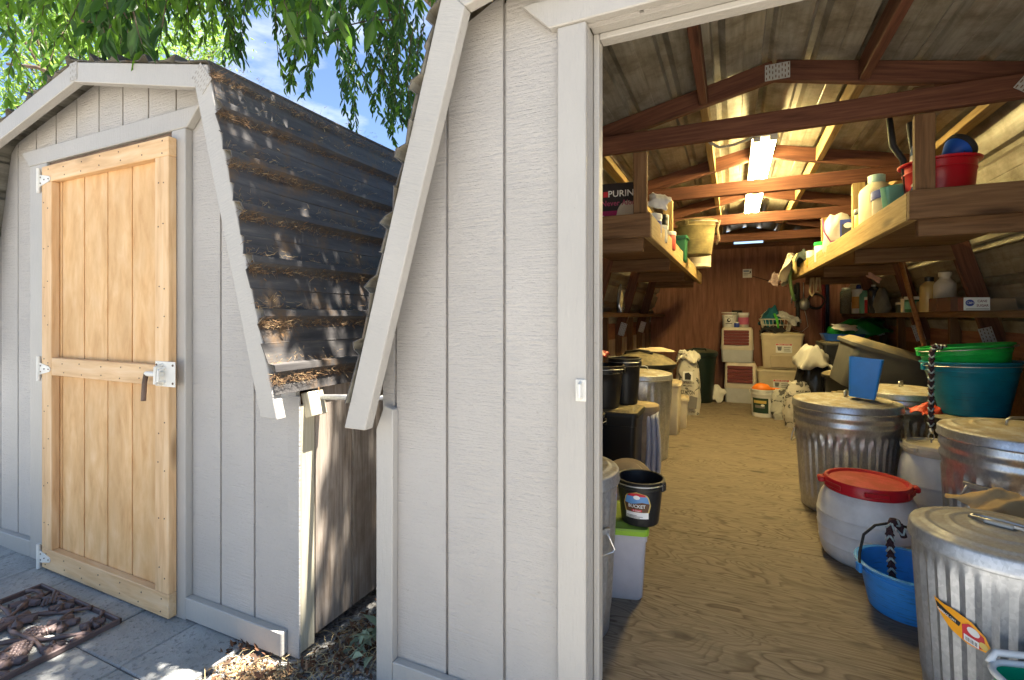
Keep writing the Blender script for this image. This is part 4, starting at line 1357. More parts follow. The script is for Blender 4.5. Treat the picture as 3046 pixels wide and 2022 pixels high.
# black barrel under the teal tub, teal and green tubs, hanging braid
bb = thing('barrel', 'black plastic barrel carrying the teal tub', 'barrel', (1.13, 3.29, FZ))
MB().lathe([(.15, 0), (.165, .01), (.185, .50), (.192, .51), (.192, .555), (.18, .565), (.02, .572)], 40).build('body', black_dusty, bb, smooth=35)
decal(bb, on_cyl(lambda q_: .172 + .026 * q_, math.atan2(-3.29, -1.13) - .45, .44), [(rect(-.06, .06, -.10, .06), ink), (rect(-.055, .055, .03, .045), ink_r), (rect(-.05, .02, .005, .012), ink_w), (rect(-.05, .03, -.02, -.015), ink_w), (rect(-.05, .0, -.045, -.04), ink_w)])
tt, f_ = bucket('teal feed tub stacked under a green tub', 1.135, 3.29, FZ + .573, .195, .275, teal_pl, rb=.132, handle='front', cat='feed tub', name='feed_tub', rot=(R(-2), R(-2), R(10)), lip=.012)
bucket('green feed tub nested on top of the teal tub', 1.125, 3.30, FZ + .695, .188, .235, green_pl, rb=.14, handle='front', cat='feed tub', name='feed_tub', rot=(R(-3), R(-6), R(8)), lip=.010)
lrope = braid('braided_rope', 'long braided rope with metal snap hanging from the green tub', [(.99, 3.20, 1.02), (.925, 3.12, 1.028), (.905, 3.085, 1.0), (.90, 3.075, .95), (.897, 3.07, .85), (.895, 3.065, .75), (.893, 3.06, .62)], .0125)
sn = MB(); sn.tube([(.893, 3.058, .625), (.893, 3.056, .60)], .010, 8); sn.tube([(.893 + .012 * math.cos(a), 3.054, .585 + .016 * math.sin(a)) for a in np.linspace(0, 6.28, 14)], .003, 6); sn.tube([(.893, 3.054, .572), (.893, 3.052, .535)], .004, 6)
adopt(sn.build('snap_hook', wire, smooth=True), lrope)
# folded orange bag on the dark box, tan paper bag behind the small can
def crumple(name, label, cat, c, sx, sy, sz, mat, seed, rot=(0, 0, 0), fold=.3):
    r_ = random.Random(seed); p = [r_.uniform(0, 6.3) for _ in range(9)]
    A = Matrix.Translation(c) @ Euler(rot).to_matrix().to_4x4()
    def fn(u, v):
        a, b = u * 2 - 1, v * 2 - 1
        z = sz * (1 - abs(a) ** 2.5) * (1 - abs(b) ** 2.5) + fold * sz * (math.sin(a * 4 + p[0] + b * 2) * .5 + math.sin(b * 6 + p[1] - a * 3) * .35 + math.sin(a * 11 + b * 7 + p[2]) * .25 + math.sin(b * 13 - a * 9 + p[3]) * .15)
        return A @ Vector((a * sx / 2 * (1 + .1 * math.sin(b * 5 + p[4])), b * sy / 2 * (1 + .1 * math.sin(a * 5 + p[5])), z))
    return cloth(name, label, cat, fn, mat, 18, 18, .002)
crumple('paper_bag', 'crumpled tan paper bag lying between two galvanised cans', 'paper bag', (.83, 2.10, .53), .30, .15, .07, paper_t, 3, (R(12), R(14), R(20)))
crumple('folded_bag', 'folded orange red bag tucked beside the teal tub', 'bag', (.955, 3.30, .655), .16, .12, .05, P('orange red bag', (.55, .06, .02), rough=.5), 8, (R(10), R(12), R(30)))
blob('paper_sack', 'tan paper feed sack standing behind the small galvanised can', 'sack', .86, 2.13, FZ, .24, .15, .44, paper_t, 5, .08, R(20), .75)

# green caddy with a white wire handle near the threshold
cad = thing('caddy', 'green plastic caddy with white tubular rim standing inside the doorway', 'caddy', (.665, 1.445, FZ - .0), R(14))
L = [rrect(.17, .12, .03, 0), rrect(.18, .125, .03, .01), rrect(.225, .165, .035, .265), rrect(.218, .158, .034, .265), rrect(.17, .12, .03, .012)]
MB().loft(L).build('body', emerald_pl, cad, smooth=35)
rim = [Vector(p) for p in rrect(.235, .175, .05, .27, 6)]
MB().tube(rim + [rim[0]], .0075, 8).build('rim', white_pl, cad, smooth=True)
MB().tube([(-.105, .08, .27), (-.085, .09, .29), (.085, .09, .29), (.105, .08, .27)], .008, 8).build('handle', white_pl, cad, smooth=True)

# ================================================================ floor, left side of the aisle
trash_can('tall galvanised can standing just inside the left doorpost', -.555, 1.655, FZ, .20, .545, rb=.165, style='round', mat=galv_m, handle_a=-.55, lid_rot=.2, flutes=24)
tl = tote('frosted clear tote with lime green lid under the black bucket', -.515, 1.965, FZ, .39, .275, .265, frost_pl, lime_pl, R(13), .92, .02, lid_h=.02, over=.008)
bk, fb = bucket('black bucket with a printed sticker on the lime lidded tote', -.330, 1.935, FZ + .287, .088, .170, black_pl, rb=.070, handle='front', ha=R(-20), lip=.006)
bth = math.atan2(-1.935, .330) + R(20) - .15
bf = on_cyl(fb, bth, .085)
lab = [(-.052, .0), (-.05, -.022), (-.042, -.032), (.042, -.032), (.05, -.022), (.052, .0), (.048, .024), (.036, .04), (.0, .05), (-.036, .04), (-.048, .024)]
def sc_(p, k, dx=0, dy=0): return [(a * k + dx, b * k + dy) for a, b in p]
decal(bk, bf, [(sc_(lab, 1.0), ink_y), (rect(-.042, .042, -.052, -.028), ink_w), (sc_(lab, .90, 0, .002), ink_sky), ([(-.046, .006), (-.045, -.020), (-.038, -.027), (.038, -.027), (.045, -.020), (.046, .006), (.02, .012), (-.02, .003)], ink_br),
               ([(-.034, .034), (.034, .034), (.028, .042), (0, .047), (-.028, .042)], ink_r), (oval(0, .030, .012, .008), ink_w), (rect(-.018, .018, -.024, -.016), ink_r), (('BUCKET', 0, -.004, .060, 1.1), ink_w), (('8 Quart', 0, -.020, .026, 1.0), ink_w),
               (rect(-.036, .0, -.040, -.0385), ink), (rect(-.036, .02, -.044, -.0425), ink), (rect(-.036, .01, -.048, -.0465), ink)])
hat = thing('basket_lid', 'tan round woven lid leaning behind the black bucket', 'lid', (-.505, 2.52, .30), rot=(R(52), R(8), R(-20)))
MB().lathe([(.15, 0), (.155, .01), (.15, .022), (.13, .03), (.125, .05), (.10, .062), (.02, .07)], 36).build('body', tan_w, hat, smooth=40)
bucket('tan clay pot holding up the woven lid', -.56, 2.52, FZ, .11, .24, tan_w, handle=None, name='pot', cat='pot')
bucket('tall black muck bucket between the near can and the black tote', -.86, 2.86, FZ, .155, .50, black_pl, rb=.125, handle='front', lip=.010, ha=R(10))
tote('black tote with dusty olive lid under two black buckets', -.745, 3.125, FZ, .42, .29, .475, black_pl, black_dusty, R(0), .93, .03, lid_h=.03)
bucket('wide black bucket standing at the front of the black tote lid', -.76, 3.07, FZ + .507, .135, .265, black_pl, rb=.105, handle='front', ha=R(-8), lip=.006)
bucket('narrow black bucket standing on the back edge of the black tote lid', -.655, 3.24, FZ + .507, .105, .30, black_pl, rb=.085, handle='front', ha=R(-20), lip=.006)
crumple('crumpled_wrapper', 'crumpled red and clear wrapper stuffed in a black bucket', 'wrapper', (-.80, 3.06, .93), .16, .14, .05, P('red foil', (.42, .03, .03), rough=.4), 12)
fd = thing('fibre_drum', 'mottled paper drum with a tan lid behind the hanging towel', 'drum', (-.565, 3.41, FZ))
MB().lathe([(.095, 0), (.10, .006), (.10, .46)], 28).build('body', P('mottled paper', (.36, .27, .18), rough=.85, var=.4), fd, smooth=40)
MB().lathe([(.108, .44), (.110, .445), (.110, .475), (.10, .482), (.02, .485)], 28).build('lid', tan_w, fd, smooth=40)
def towel(u, v):
    x = -.50 + (u - .5) * .115 + .012 * math.sin(v * 3)
    k = v
    y = 3.335 - .018 * math.cos((u * 3.0 + .2) * 2 * math.pi) * (.35 + .65 * v) - .015 * v
    z = .545 - v * .43 + (.02 * math.sin(u * 9) if v > .9 else 0)
    if v < .08: y += (.08 - v) * .9; z = .545 - .08 * .43 + (.08 - v) * .25
    return (x - .03 * (1 - v) * (u - .5), y, z)
cloth('towel', 'pale lavender towel hanging off the mottled paper drum', 'towel', towel, cloth_l, 26, 26, .008)
trash_can('dusty galvanised can in front of the tall black domed can', -.655, 3.87, FZ, .237, .635, rb=.20, style='round', handle_a=-1.9, lid_rot=.1, lid_handle='bail', flutes=26)
dc = thing('domed_can', 'tall black can with a dusty domed lid by the left wall', 'trash can', (-.715, 4.37, FZ))
MB().lathe([(.20, 0), (.21, .01), (.245, .62), (.262, .63), (.262, .655), (.25, .66)], 48).build('body', black_pl, dc, smooth=35)
dl = MB().lathe([(.272, .645), (.276, .65), (.276, .675), (.26, .685), (.24, .70), (.17, .745), (.08, .765), (.01, .77)], 48).build('lid', black_dusty, dc, smooth=40)
MB().tube([(-.16, -.06, .72), (-.14, -.07, .765), (-.02, -.09, .785), (.06, -.09, .775), (.09, -.09, .755)], .012, 8).build('lid_handle', black_pl, dl, smooth=True)
crumple('flattened_bag', 'flattened cream bag lying on the tall black domed can', 'bag', (-.64, 4.45, .875), .34, .22, .025, P('cream bag', (.52, .42, .28), rough=.8), 31)
tote('narrow cream bin beside the tall black domed can', -.548, 4.74, FZ, .20, .25, .455, cream_pl, beige_pl, 0, .92, .02, name='feed_bin', cat='bin')
tote('short cream bin between the narrow bin and the feed sack', -.50, 5.06, FZ, .19, .20, .27, cream_pl, beige_pl, R(5), .9, .02, name='feed_bin', cat='bin')
sk = blob('feed_sack', 'white printed feed sack with bunched top by the dark green can', 'sack', -.455, 5.72, FZ, .27, .20, .60, sackm('woven sack', (.60, .57, .50), .58), 17, .10, R(8), .80)
adopt(crumple('neck', None, None, (-.455, 5.72, FZ + .60), .24, .18, .10, MATS['woven sack'], 19, (0, 0, 0), .45), sk)
sf = lambda u, v, off: (-.01 + u, -.105 - off - .018 * math.cos(u * 9) + .03 * max(0, v - .15), .28 + v)
decal(sk, sf, [(rect(-.05, .05, .10, .20), ink_w), ([(-.03, .11), (.03, .11), (.035, .16), (.01, .19), (-.03, .18)], ink), (('ELK GROVE', 0, .075, .13, 1.0), ink), (('MILLING', 0, .045, .09, 1.0), ink), (('STAZON', .0, -.03, .14, 1.6), ink), ([(-.08, -.20), (.09, -.20), (.10, -.08), (.03, -.06), (-.02, -.1)], P('grey print', (.2, .19, .18)))])
gb = thing('wheelie_can', 'dark green lidded trash can in the far left corner', 'trash can', (-.385, 6.62, FZ))
MB().lathe([(.145, 0), (.15, .01), (.195, .57), (.205, .575), (.205, .60), (.19, .605)], 40).build('body', bgreen_pl, gb, smooth=35)
gl_ = MB().lathe([(.21, .59), (.213, .60), (.213, .63), (.19, .645), (.09, .67), (.01, .672)], 40).build('lid', bgreen_pl, gb, smooth=40)
MB().tube([(-.08, -.12, .645), (-.07, -.13, .675), (.07, -.13, .675), (.08, -.12, .645)], .012, 8).build('lid_handle', bgreen_pl, gl_, smooth=True)
crumple('paper_sheet', 'white paper bag slumped between green can and litter bin', 'paper', (-.175, 6.66, .20), .16, .20, .03, paper_w, 41, (R(62), R(28), 0))

# ================================================================ back wall group
def litter_bin(label, x, y, z, w_, h):
    T = thing('pet_food_bin', label, 'storage bin', (x, y, z))
    d_ = .36
    MB().loft([rrect(w_ * .93, d_ * .92, .03, 0), rrect(w_ * .95, d_ * .94, .03, .01), rrect(w_ * .985, d_, .03, h * .36)]).build('base', P('grey white plastic', (.50, .52, .55), rough=.5, dust=(DUST, .4)), T, smooth=35)
    q = [rrect(w_, d_ + .01, .035, h * .362), rrect(w_ + .01, d_ + .02, .04, h * .40), rrect(w_ * .99, d_ + .01, .04, h * .56), rrect(w_ * .965, d_ - .01, .04, h * .93), rrect(w_ * .90, d_ - .05, .035, h)]
    fr = MB().loft(q).build('hood', P('ivory plastic', (.62, .56, .47), rough=.5, dust=(DUST, .4)), T, smooth=35)
    for k in range(5):
        z0 = h * (.50 + .086 * k)
        MB().box(-w_ * .41, w_ * .36, -d_ / 2 - .022, -d_ / 2 + .004, z0, z0 + h * .080, b=.005).build('door_slat', maroon_pl, T)
    MB().box(w_ * .375, w_ * .44, -d_ / 2 - .018, -d_ / 2 + .004, h * .55, h * .72, b=.004).build('clasp', cream_pl, T)
    return T
litter_bin('lower ivory bin with maroon slatted door standing on the floor', .085, 6.86, FZ, .37, .50)
litter_bin('upper ivory bin with maroon slatted door carrying white tubs', .045, 6.86, FZ + .502, .37, .435)
zt = FZ + .502 + .436
w1 = jar('white tub with black lettering on the upper ivory bin', -.045, 6.80, zt, .085, .19, white_pl, None, name='tub', cat='tub', taper=.9)
MB().lathe([(.09, .178), (.09, .19), (.08, .192)], 28, c=(0, 0, 0)).build('lid', white_pl, w1, smooth=40)
decal(w1, on_cyl(lambda q: .0775 + .04 * q, -math.pi / 2 - .05, .09), [(('TRAILRIDE', 0, .04, .09, 1), ink), (oval(0, .0, .022, .024), ink), (oval(.005, .004, .012, .010), ink_w), (rect(-.04, .04, -.045, -.038), ink)])
jar('clear jar with pink sticker and white lid on the upper ivory bin', .118, 6.79, zt, .062, .185, P('cloudy jar', (.55, .53, .48), rough=.25, trans=.2), white_pl, P('pink print', (.45, .10, .20)))
jar('grey jar behind the white tub on the upper ivory bin', .045, 6.93, zt, .06, .215, P('pale green jar', (.40, .43, .36), rough=.5), black_pl)
jar('small blue jar between the tubs on the upper ivory bin', .040, 6.76, zt, .032, .07, ink_b, white_pl)
st_lo = tote('lower beige storage bin with printed sticker, below its twin', .50, 6.76, FZ, .46, .34, .42, beige_pl, beige_pl, 0, .90, .03, name='storage_bin', cat='storage bin', lid_h=.03)
st_up = tote('upper beige storage bin under the laundry basket', .535, 6.74, FZ + .451, .44, .34, .405, beige_pl, beige_pl, R(-3), .90, .03, name='storage_bin', cat='storage bin', lid_h=.03)
for T, zz in ((st_lo, .27), (st_up, .25)):
    pf = on_plane((.02, -.17, zz), (1, 0, 0), (0, -.09, 1), (0, -1, 0))
    decal(T, pf, [(rect(-.085, .085, -.055, .055), ink_w), (rect(-.082, .082, .033, .052), ink_r), (('Smart Storage', 0, .043, .13, 1), ink_w), ([(-.07, .02), (-.02, .02), (-.028, -.03), (-.062, -.03)], P('grey print2', (.16, .16, .16))), (rect(.0, .07, .005, .012), P('grey print', (.2, .19, .18))), (rect(.0, .06, -.015, -.008), P('grey print', (.2, .19, .18))), (rect(.0, .07, -.035, -.028), P('grey print', (.2, .19, .18)))])
MB().box(-.12, .13, -.166, -.150, .02, .16, b=.004).build('front_flap', P('dusty beige panel', (.44, .36, .25), rough=.7), st_up)
# wire basket with cloths
bs = thing('wire_basket', 'cream wire basket heaped with cloths on the upper beige bin', 'basket', (.475, 6.72, FZ + .451 + .437))
bz = .155
for z_, s in ((.012, .78), (.155, 1.0), (.085, .89)):
    L = [Vector(p) for p in rrect(.36 * s, .22 * s, .03, z_, 4)]
    MB().tube(L + [L[0]], .0045 if z_ != .155 else .007, 6).build('rim' if z_ == .155 else 'hoop', cream_pl, bs, smooth=True)
lo_, hi_ = rrect(.36 * .78, .22 * .78, .03, .012, 5), rrect(.36, .22, .03, .155, 5)
for i in range(0, len(lo_), 1):
    MB().tube([lo_[i], hi_[i]], .0030, 5).build('bar', cream_pl, bs)
for k in range(9):
    x = -.13 + k * .0325
    MB().tube([(x * .78 * 1.28, -.086, .012), (x * 1.28, -.11, .155)], .0030, 5).build('bar', cream_pl, bs)
zb = FZ + .451 + .437
crumple('teal_cloth', 'dark teal cloth heaped in the wire basket', 'cloth', (.42, 6.74, zb + .10), .26, .22, .17, cloth_t, 51, (0, R(6), 0), .35)
crumple('yellow_cloth', 'pale yellow foam pad behind the teal cloth', 'foam pad', (.42, 6.83, zb + .19), .20, .10, .09, P('pale foam', (.55, .56, .40), rough=.9), 52, (R(30), 0, 0), .2)
crumple('print_cloth', 'white patterned rag draped over the basket corner', 'rag', (.60, 6.66, zb + .17), .26, .13, .04, P('patterned rag', (.52, .51, .50), rough=.9, var=.4), 53, (R(25), R(28), R(-25)), .5)
tag(MB().tube([(.45, 6.64, zb + .22), (.475, 6.60, zb + .16), (.49, 6.595, zb + .05)], [.013, .016, .010], 8).build('brush_handle', P('neon green', (.10, .55, .06)), smooth=True), 'neon green brush handle poking through the wire basket', 'brush')
crumple('black_straps', 'tangled black straps lying in front of the wire basket', 'straps', (.43, 6.615, zb - .005), .26, .10, .075, cloth_b, 54, (R(-8), 0, 0), .6)
crumple('yellow_rag', 'flat yellow cloth under the wire basket edge', 'cloth', (.58, 6.60, zb - .012), .24, .07, .015, P('yellow rag', (.52, .44, .24), rough=.9), 55)
wbk, fw = bucket('white pail with dark label holding an orange scoop', .295, 5.93, FZ, .122, .295, white_pl, rb=.108, handle='front', lip=.005, ha=R(0), name='pail', cat='pail')
decal(wbk, on_cyl(fw, -math.pi / 2 - .25, .13), [(rect(-.09, .075, -.085, .075), P('dark green label', (.015, .045, .03))), (rect(-.075, .055, .02, .05), ink_y), (rect(-.06, .04, -.03, .0), P('grey print', (.2, .19, .18))), (oval(.02, .0, .018, .012), ink_w)])
osc = thing('feed_scoop', 'orange plastic scoop resting in the white pail', 'scoop', (.29, 5.93, FZ + .285))
MB().lathe([(.085, -.01), (.08, .02), (.055, .055), (.02, .068), (.002, .07)], 24, M=Matrix.Translation((-.01, 0, 0)) @ Matrix.Diagonal((1.15, .85, 1, 1))).build('bowl', orange_pl, osc, smooth=True)
MB().tube([(.06, 0, .012), (.13, -.01, .015), (.185, -.02, .010)], [.017, .014, .012], 8).build('handle', orange_pl, osc, smooth=True)
# feed bags on the right of the pail
blob('feed_sack', 'small white and green feed sack beside the white pail', 'sack', .475, 5.83, FZ, .22, .16, .31, sackm('white green sack', (.50, .50, .46), .56), 61, .14, R(10), .8)
mm = blob('feed_sack', 'white printed feed sack leaning behind the galvanised can with the scoop', 'sack', .59, 5.48, FZ, .30, .16, .44, sackm('printed sack', (.56, .53, .47), .55), 62, .07, R(20), .85)
decal(mm, lambda u, v, off: (u - .02, -.105 - off, .27 + v), [(('MULE MIX', 0, .09, .13, 1), ink), ([(-.09, -.2), (.08, -.2), (.08, .05), (-.09, .05)], P('grey print', (.2, .19, .18))), (('STAZON', 0, -.06, .13, 1.8), ink_w)])
blob('black_bag', 'shiny black plastic bag topped by crumpled white film', 'bag', .70, 5.55, FZ + .0, .30, .24, .66, P('black film', (.012, .012, .014), rough=.22, bumpk=.5), 63, .14, 0, .75)
crumple('white_film', 'crumpled white plastic film on the black bag', 'plastic film', (.70, 5.52, .72), .30, .24, .17, film, 64, (R(15), 0, R(15)), .28)
lc = thing('lidded_can', 'dusty olive lidded black can behind the galvanised can', 'trash can', (.97, 5.18, FZ))
MB().lathe([(.17, 0), (.18, .01), (.22, .52), (.23, .53), (.23, .55)], 40).build('body', black_pl, lc, smooth=35)
MB().lathe([(.24, .535), (.243, .54), (.243, .56), (.225, .575), (.12, .61), (.01, .615)], 40).build('lid', black_dusty, lc, smooth=40)
tote('tall black tote under the blue tray and green bag', 1.06, 5.86, FZ, .50, .42, .80, black_pl, black_dusty, 0, .94, .03)
tr = thing('tray', 'shallow blue plastic tray on the tall black tote', 'tray', (.99, 5.80, .935))
MB().loft([rrect(.30, .26, .05, 0), rrect(.36, .30, .06, .07), rrect(.35, .29, .055, .07), rrect(.29, .25, .045, .006)]).build('body', P('cobalt plastic', (.01, .07, .34), rough=.4), tr, smooth=35)
crumple('green_bag', 'glossy green printed bag slumped over the blue tray', 'bag', (1.14, 5.86, 1.04), .46, .30, .10, P('green film', (.01, .20, .03), rough=.35, bumpk=.3), 71, (R(28), R(-13), R(5)), .25)
crumple('paper_tag', 'white paper sheet lying on the green bag', 'paper', (1.0, 5.72, 1.07), .20, .10, .012, paper_w, 72, (R(35), R(4), R(-6)), .4)
bsk = thing('strainer', 'small brown strainer basket with yellow rim above the olive lid', 'strainer', (.93, 5.02, .73))
MB().lathe([(.06, 0), (.065, .005), (.10, .125), (.094, .125), (.06, .01)], 28).build('body', P('brown strainer', (.10, .075, .05)), bsk, smooth=40)
MB().tube([(.105 * math.cos(a), .105 * math.sin(a), .128) for a in np.linspace(0, 2 * math.pi, 25)], .007, 6).build('rim', P('dull yellow plastic', (.45, .35, .12)), bsk, smooth=True)

# grey tote lying askew on a support
tote('black crate holding up the tilted grey tote', 1.02, 4.60, FZ, .52, .40, .44, black_pl, black_dusty, R(4), .96, .02, name='crate', cat='crate')
gt = thing('storage_tote', 'dusty grey tote with lid tilted down beside the teal tub', 'storage tote', (1.035, 4.50, .755), rot=(R(4), R(18), R(6)))
MB().loft([rrect(.55, .36, .04, -.17), rrect(.56, .37, .04, -.16), rrect(.60, .40, .04, .13), rrect(.605, .405, .04, .15)]).build('body', grey_pl, gt, smooth=35)
MB().loft([rrect(.645, .44, .05, .135), rrect(.65, .445, .05, .158), rrect(.63, .425, .05, .170), rrect(.60, .40, .05, .168), rrect(.54, .34, .05, .20), rrect(.48, .28, .05, .205)]).build('lid', grey_pl, gt, smooth=40)

# ================================================================ things hung at the back
def wall_sheet():
    p_ = MB().box(.115, .222, YB - .034, YB - .0295, 1.682, 1.795, b=.0005)
    o = p_.build('wall_notice', paper_w)
    tag(o, 'small white printed notice pinned to the red plywood back wall', 'notice')
    decal(o, on_plane((.168, YB - .034, 1.738), (1, 0, 0), (0, 0, 1), (0, -1, 0)), [(rect(-.045, .02, .018, .042), P('grey blue print', (.22, .27, .36))), (rect(-.045, .03, -.005, .0), ink), (rect(-.045, .01, -.022, -.018), ink), (oval(.036, .015, .008, .016), ink)], 'print')
wall_sheet()
tag(MB().tube([(.225, YB - .034, 1.70), (.40, YB - .036, 1.64), (.62, YB - .036, 1.555)], .004, 5).build('cord', rubber, smooth=True), 'dark cord sagging across the back wall from the notice', 'cord')
for (x, z0, z1, m_, nm, lb, c_, r1) in ((.665, 1.58, 1.34, P('red grip', (.40, .02, .03)), 'screwdriver', 'red handled tool hanging high on the back wall', 'tool', .014), (.705, 1.58, 1.30, cloth_b, 'hand_tool', 'black and white striped tool handle hung on the back wall', 'tool', .016), (.735, 1.60, 1.05, rubber, 'leather_strap', 'wide dark leather strap hanging on the back wall', 'strap', .022)):
    T = thing(nm, lb, c_, (x, YB - .06, z0))
    MB().tube([(0, 0, 0), (.002, 0, (z1 - z0) * .45)], r1, 8).build('grip', m_, T, smooth=True)
    MB().tube([(.002, 0, (z1 - z0) * .42), (.004, 0, z1 - z0)], r1 * .5 if nm != 'leather_strap' else r1, 8).build('shaft', wire if nm != 'leather_strap' else rubber, T, smooth=True)
sp_ = thing('spoon_strainer', 'round metal strainer spoon hanging beside the black coil', 'strainer', (.80, YB - .055, 1.60))
MB().tube([(0, 0, 0), (0, -.004, -.20)], .005, 6).build('shaft', wire, sp_, smooth=True)
MB().lathe([(.058, 0), (.052, .02), (.02, .034), (.002, .036)], 24, M=Matrix.Translation((.01, -.005, -.27)) @ Matrix.Rotation(R(90), 4, 'X') @ Matrix.Diagonal((1, 1.35, 1, 1))).build('bowl', steel_plate, sp_, smooth=True)
ring = lambda c, r1, tilt=0: [(c[0] + r1 * math.cos(a), c[1], c[2] + r1 * math.sin(a)) for a in np.linspace(0, 2 * math.pi, 26)]
co = thing('hose_coil', 'black rubber hose coil hanging on the back wall', 'hose', (.93, YB - .06, 1.36))
for k, r1 in enumerate((.092, .085, .088)):
    MB().tube([(p[0], -.004 * k, p[2]) for p in ring((0, 0, .004 * k), r1)], .0095, 8).build('loop', rubber, co, smooth=True)
wr = thing('wire_loop', 'thin bright wire loop hanging below the strainer spoon', 'wire', (.76, YB - .05, 1.10))
MB().tube([(.0, 0, .12), (-.09, 0, .02), (-.07, 0, -.09), (.02, 0, -.12), (.09, 0, -.05), (.07, 0, .08), (.04, 0, .2)], .003, 6).build('strand', wire, wr, smooth=True)
for x, m_, lb in ((1.015, P('dark red pole', (.10, .012, .014)), 'dark red pole leaning upright on the back wall'), (1.055, P('dark blue pole', (.012, .018, .05)), 'dark blue pole leaning upright beside the red one')):
    tag(MB().tube([(x, YB - .08, FZ), (x - .002, YB - .05, 1.62)], .019, 10).build('pole', m_, smooth=True), lb, 'pole')

# ================================================================ left shelf things
DZ = 1.617
bxp = thing('printed_carton', 'black and magenta printed carton on the left shelf', 'box', (-.60, 2.74, DZ), R(5))
MB().box(-.16, .16, -.10, .10, 0, .285, b=.003).build('carton', P('carton black', (.022, .014, .014), rough=.45), bxp)
fp = on_plane((0, -.10, .14), (1, 0, 0), (0, 0, 1), (0, -1, 0))
decal(bxp, fp, [(rect(-.158, .158, -.138, -.005), ink_m), (rect(-.158, .158, .0, .13), P('carton black', (.022, .014, .014))), (oval(.075, -.045, .062, .09), P('cream print', (.60, .52, .42))), (('PURINA', .055, .085, .17, 1.0), ink_w), (('Never Alone', .035, .035, .20, 1.1), P('rose print', (.38, .05, .12))), (rect(-.055, -.03, .07, .10), ink_r), (rect(-.12, -.05, -.04, -.03), ink_w), (rect(-.12, -.04, -.065, -.055), ink_w)])
crumple('folded_paper', 'torn white paper bag behind the left shelf post', 'paper bag', (-.385, 2.86, 1.83), .12, .10, .03, paper_w, 81, (R(60), R(20), 0), .3)
jar('white tub with blue band on the left shelf', -.425, 2.83, DZ, .060, .135, white_pl, white_pl, ink_b, name='tub', cat='tub')
jar('white wide tub behind the blue banded tub on the left shelf', -.42, 3.02, DZ, .065, .10, white_pl, white_pl, None, name='tub', cat='tub')
jar('dark slim bottle behind the tubs on the left shelf', -.405, 3.20, DZ, .035, .20, black_pl, black_pl, None, name='bottle', cat='bottle')
jar('red and white can behind the tubs on the left shelf', -.395, 3.38, DZ, .05, .12, P('red white can', (.45, .06, .05)), white_pl)
gbx = tote('small dark green box on the left shelf edge', -.425, 4.15, DZ + .0, .17, .20, .19, dkgreen_pl, dkgreen_pl, 0, .96, .015, name='box', cat='box', lid_h=.015)
bkd, fd_ = bucket('grimy tan bucket perched on the left shelf edge', -.285, 4.38, 1.691, .158, .285, P('grimy plastic', (.24, .19, .085), rough=.8, var=.5, scr=True, dust=(DUST, .6)), rb=.122, handle='front', ha=R(70), lip=.012)
bottle('large white jug behind the grimy bucket on the left shelf', -.315, 5.50, 1.691, .105, .27, P('white jug', (.60, .56, .46), rough=.5), white_pl, .3, .75, name='jug', cat='jug', label_m=P('jug label', (.45, .42, .36)))
tag(MB().tube([(-.135, 4.36, 1.95), (-.10, 4.37, 1.97), (-.12, 4.38, 1.90), (-.105, 4.36, 1.82), (-.125, 4.37, 1.77)], .010, 6).build('rope_end', P('frayed rope', (.20, .14, .09), rough=.95), smooth=True), 'frayed rope end dangling from the grimy bucket rim', 'rope')

# ================================================================ right shelf things
rt_, fr_ = bucket('red tub full of brushes on the right shelf', .845, 2.80, DZ, .132, .255, red_pl, rb=.112, handle=None, name='tub', cat='tub', lip=.016)
def tool(name, label, cat, parts):
    p0 = parts[0][1][0]
    T = thing(name, label, cat, p0); o = Vector(p0)
    for nm, pts, r_, m_ in parts: MB().tube([Vector(p) - o for p in pts], r_, 10).build(nm, m_, T, smooth=True)
    return T
br = thing('round_brush', 'blue round-headed brush with black bristles in the red tub', 'brush', (.862, 2.74, 1.880), rot=tuple(Vector((.72, .28, .62)).to_track_quat('Z', 'Y').to_euler()))
MB().lathe([(.012, -.06), (.018, -.02), (.042, .02), (.056, .045), (.058, .055)], 28).build('body', P('royal blue plastic', (.015, .09, .48), rough=.3), br, smooth=40)
MB().lathe([(.060, .050), (.064, .058), (.064, .072), (.05, .078)], 28).build('pad', rubber, br, smooth=40)
bri = MB()
for k in range(120):
    a = random.uniform(0, 6.28); q = random.uniform(.0, .10)
    x, y = .88 + q * math.cos(a), 2.78 + q * .8 * math.sin(a)
    bri.tube([(x, y, 1.845), (x + random.gauss(0, .012), y + random.gauss(0, .012), 1.868 + random.uniform(.005, .025))], .0012, 3, False)
tag(bri.build('brush_bristles', rubber), 'dark bristles of brushes lying in the red tub', 'bristles', kind='stuff')
tool('hand_tool', 'long black curved handle rising from the red tub beside the mint scoop', 'tool', [('shaft', [(.735, 2.80, 1.74), (.715, 2.795, 1.90), (.675, 2.79, 1.97), (.662, 2.79, 2.10)], [.012, .013, .015, .012], rubber)])
tool('hand_tool', 'short black handle standing by the right shelf post', 'tool', [('shaft', [(.775, 2.77, 1.78), (.745, 2.77, 1.95), (.735, 2.77, 2.06)], [.010, .014, .016], rubber)])
bottle('blue spray bottle with white cap in the red tub', .765, 2.76, 1.73, .034, .235, P('blue bottle', (.02, .10, .34)), white_pl, .6, .82, label_m=paper_w)
jar('black lidded jar in the red tub by the shelf post', .80, 2.85, 1.75, .03, .17, rubber, rubber, None)
ms = thing('scoop', 'mint green plastic dust scoop leaning out of the red tub', 'scoop', (.695, 2.86, 1.70), rot=(R(12), R(-12), R(20)))
MB().loft([rrect(.07, .05, .01, -.05), rrect(.09, .05, .012, .10), rrect(.084, .044, .01, .10), rrect(.066, .044, .008, -.044)]).build('body', mint_pl, ms, smooth=35)
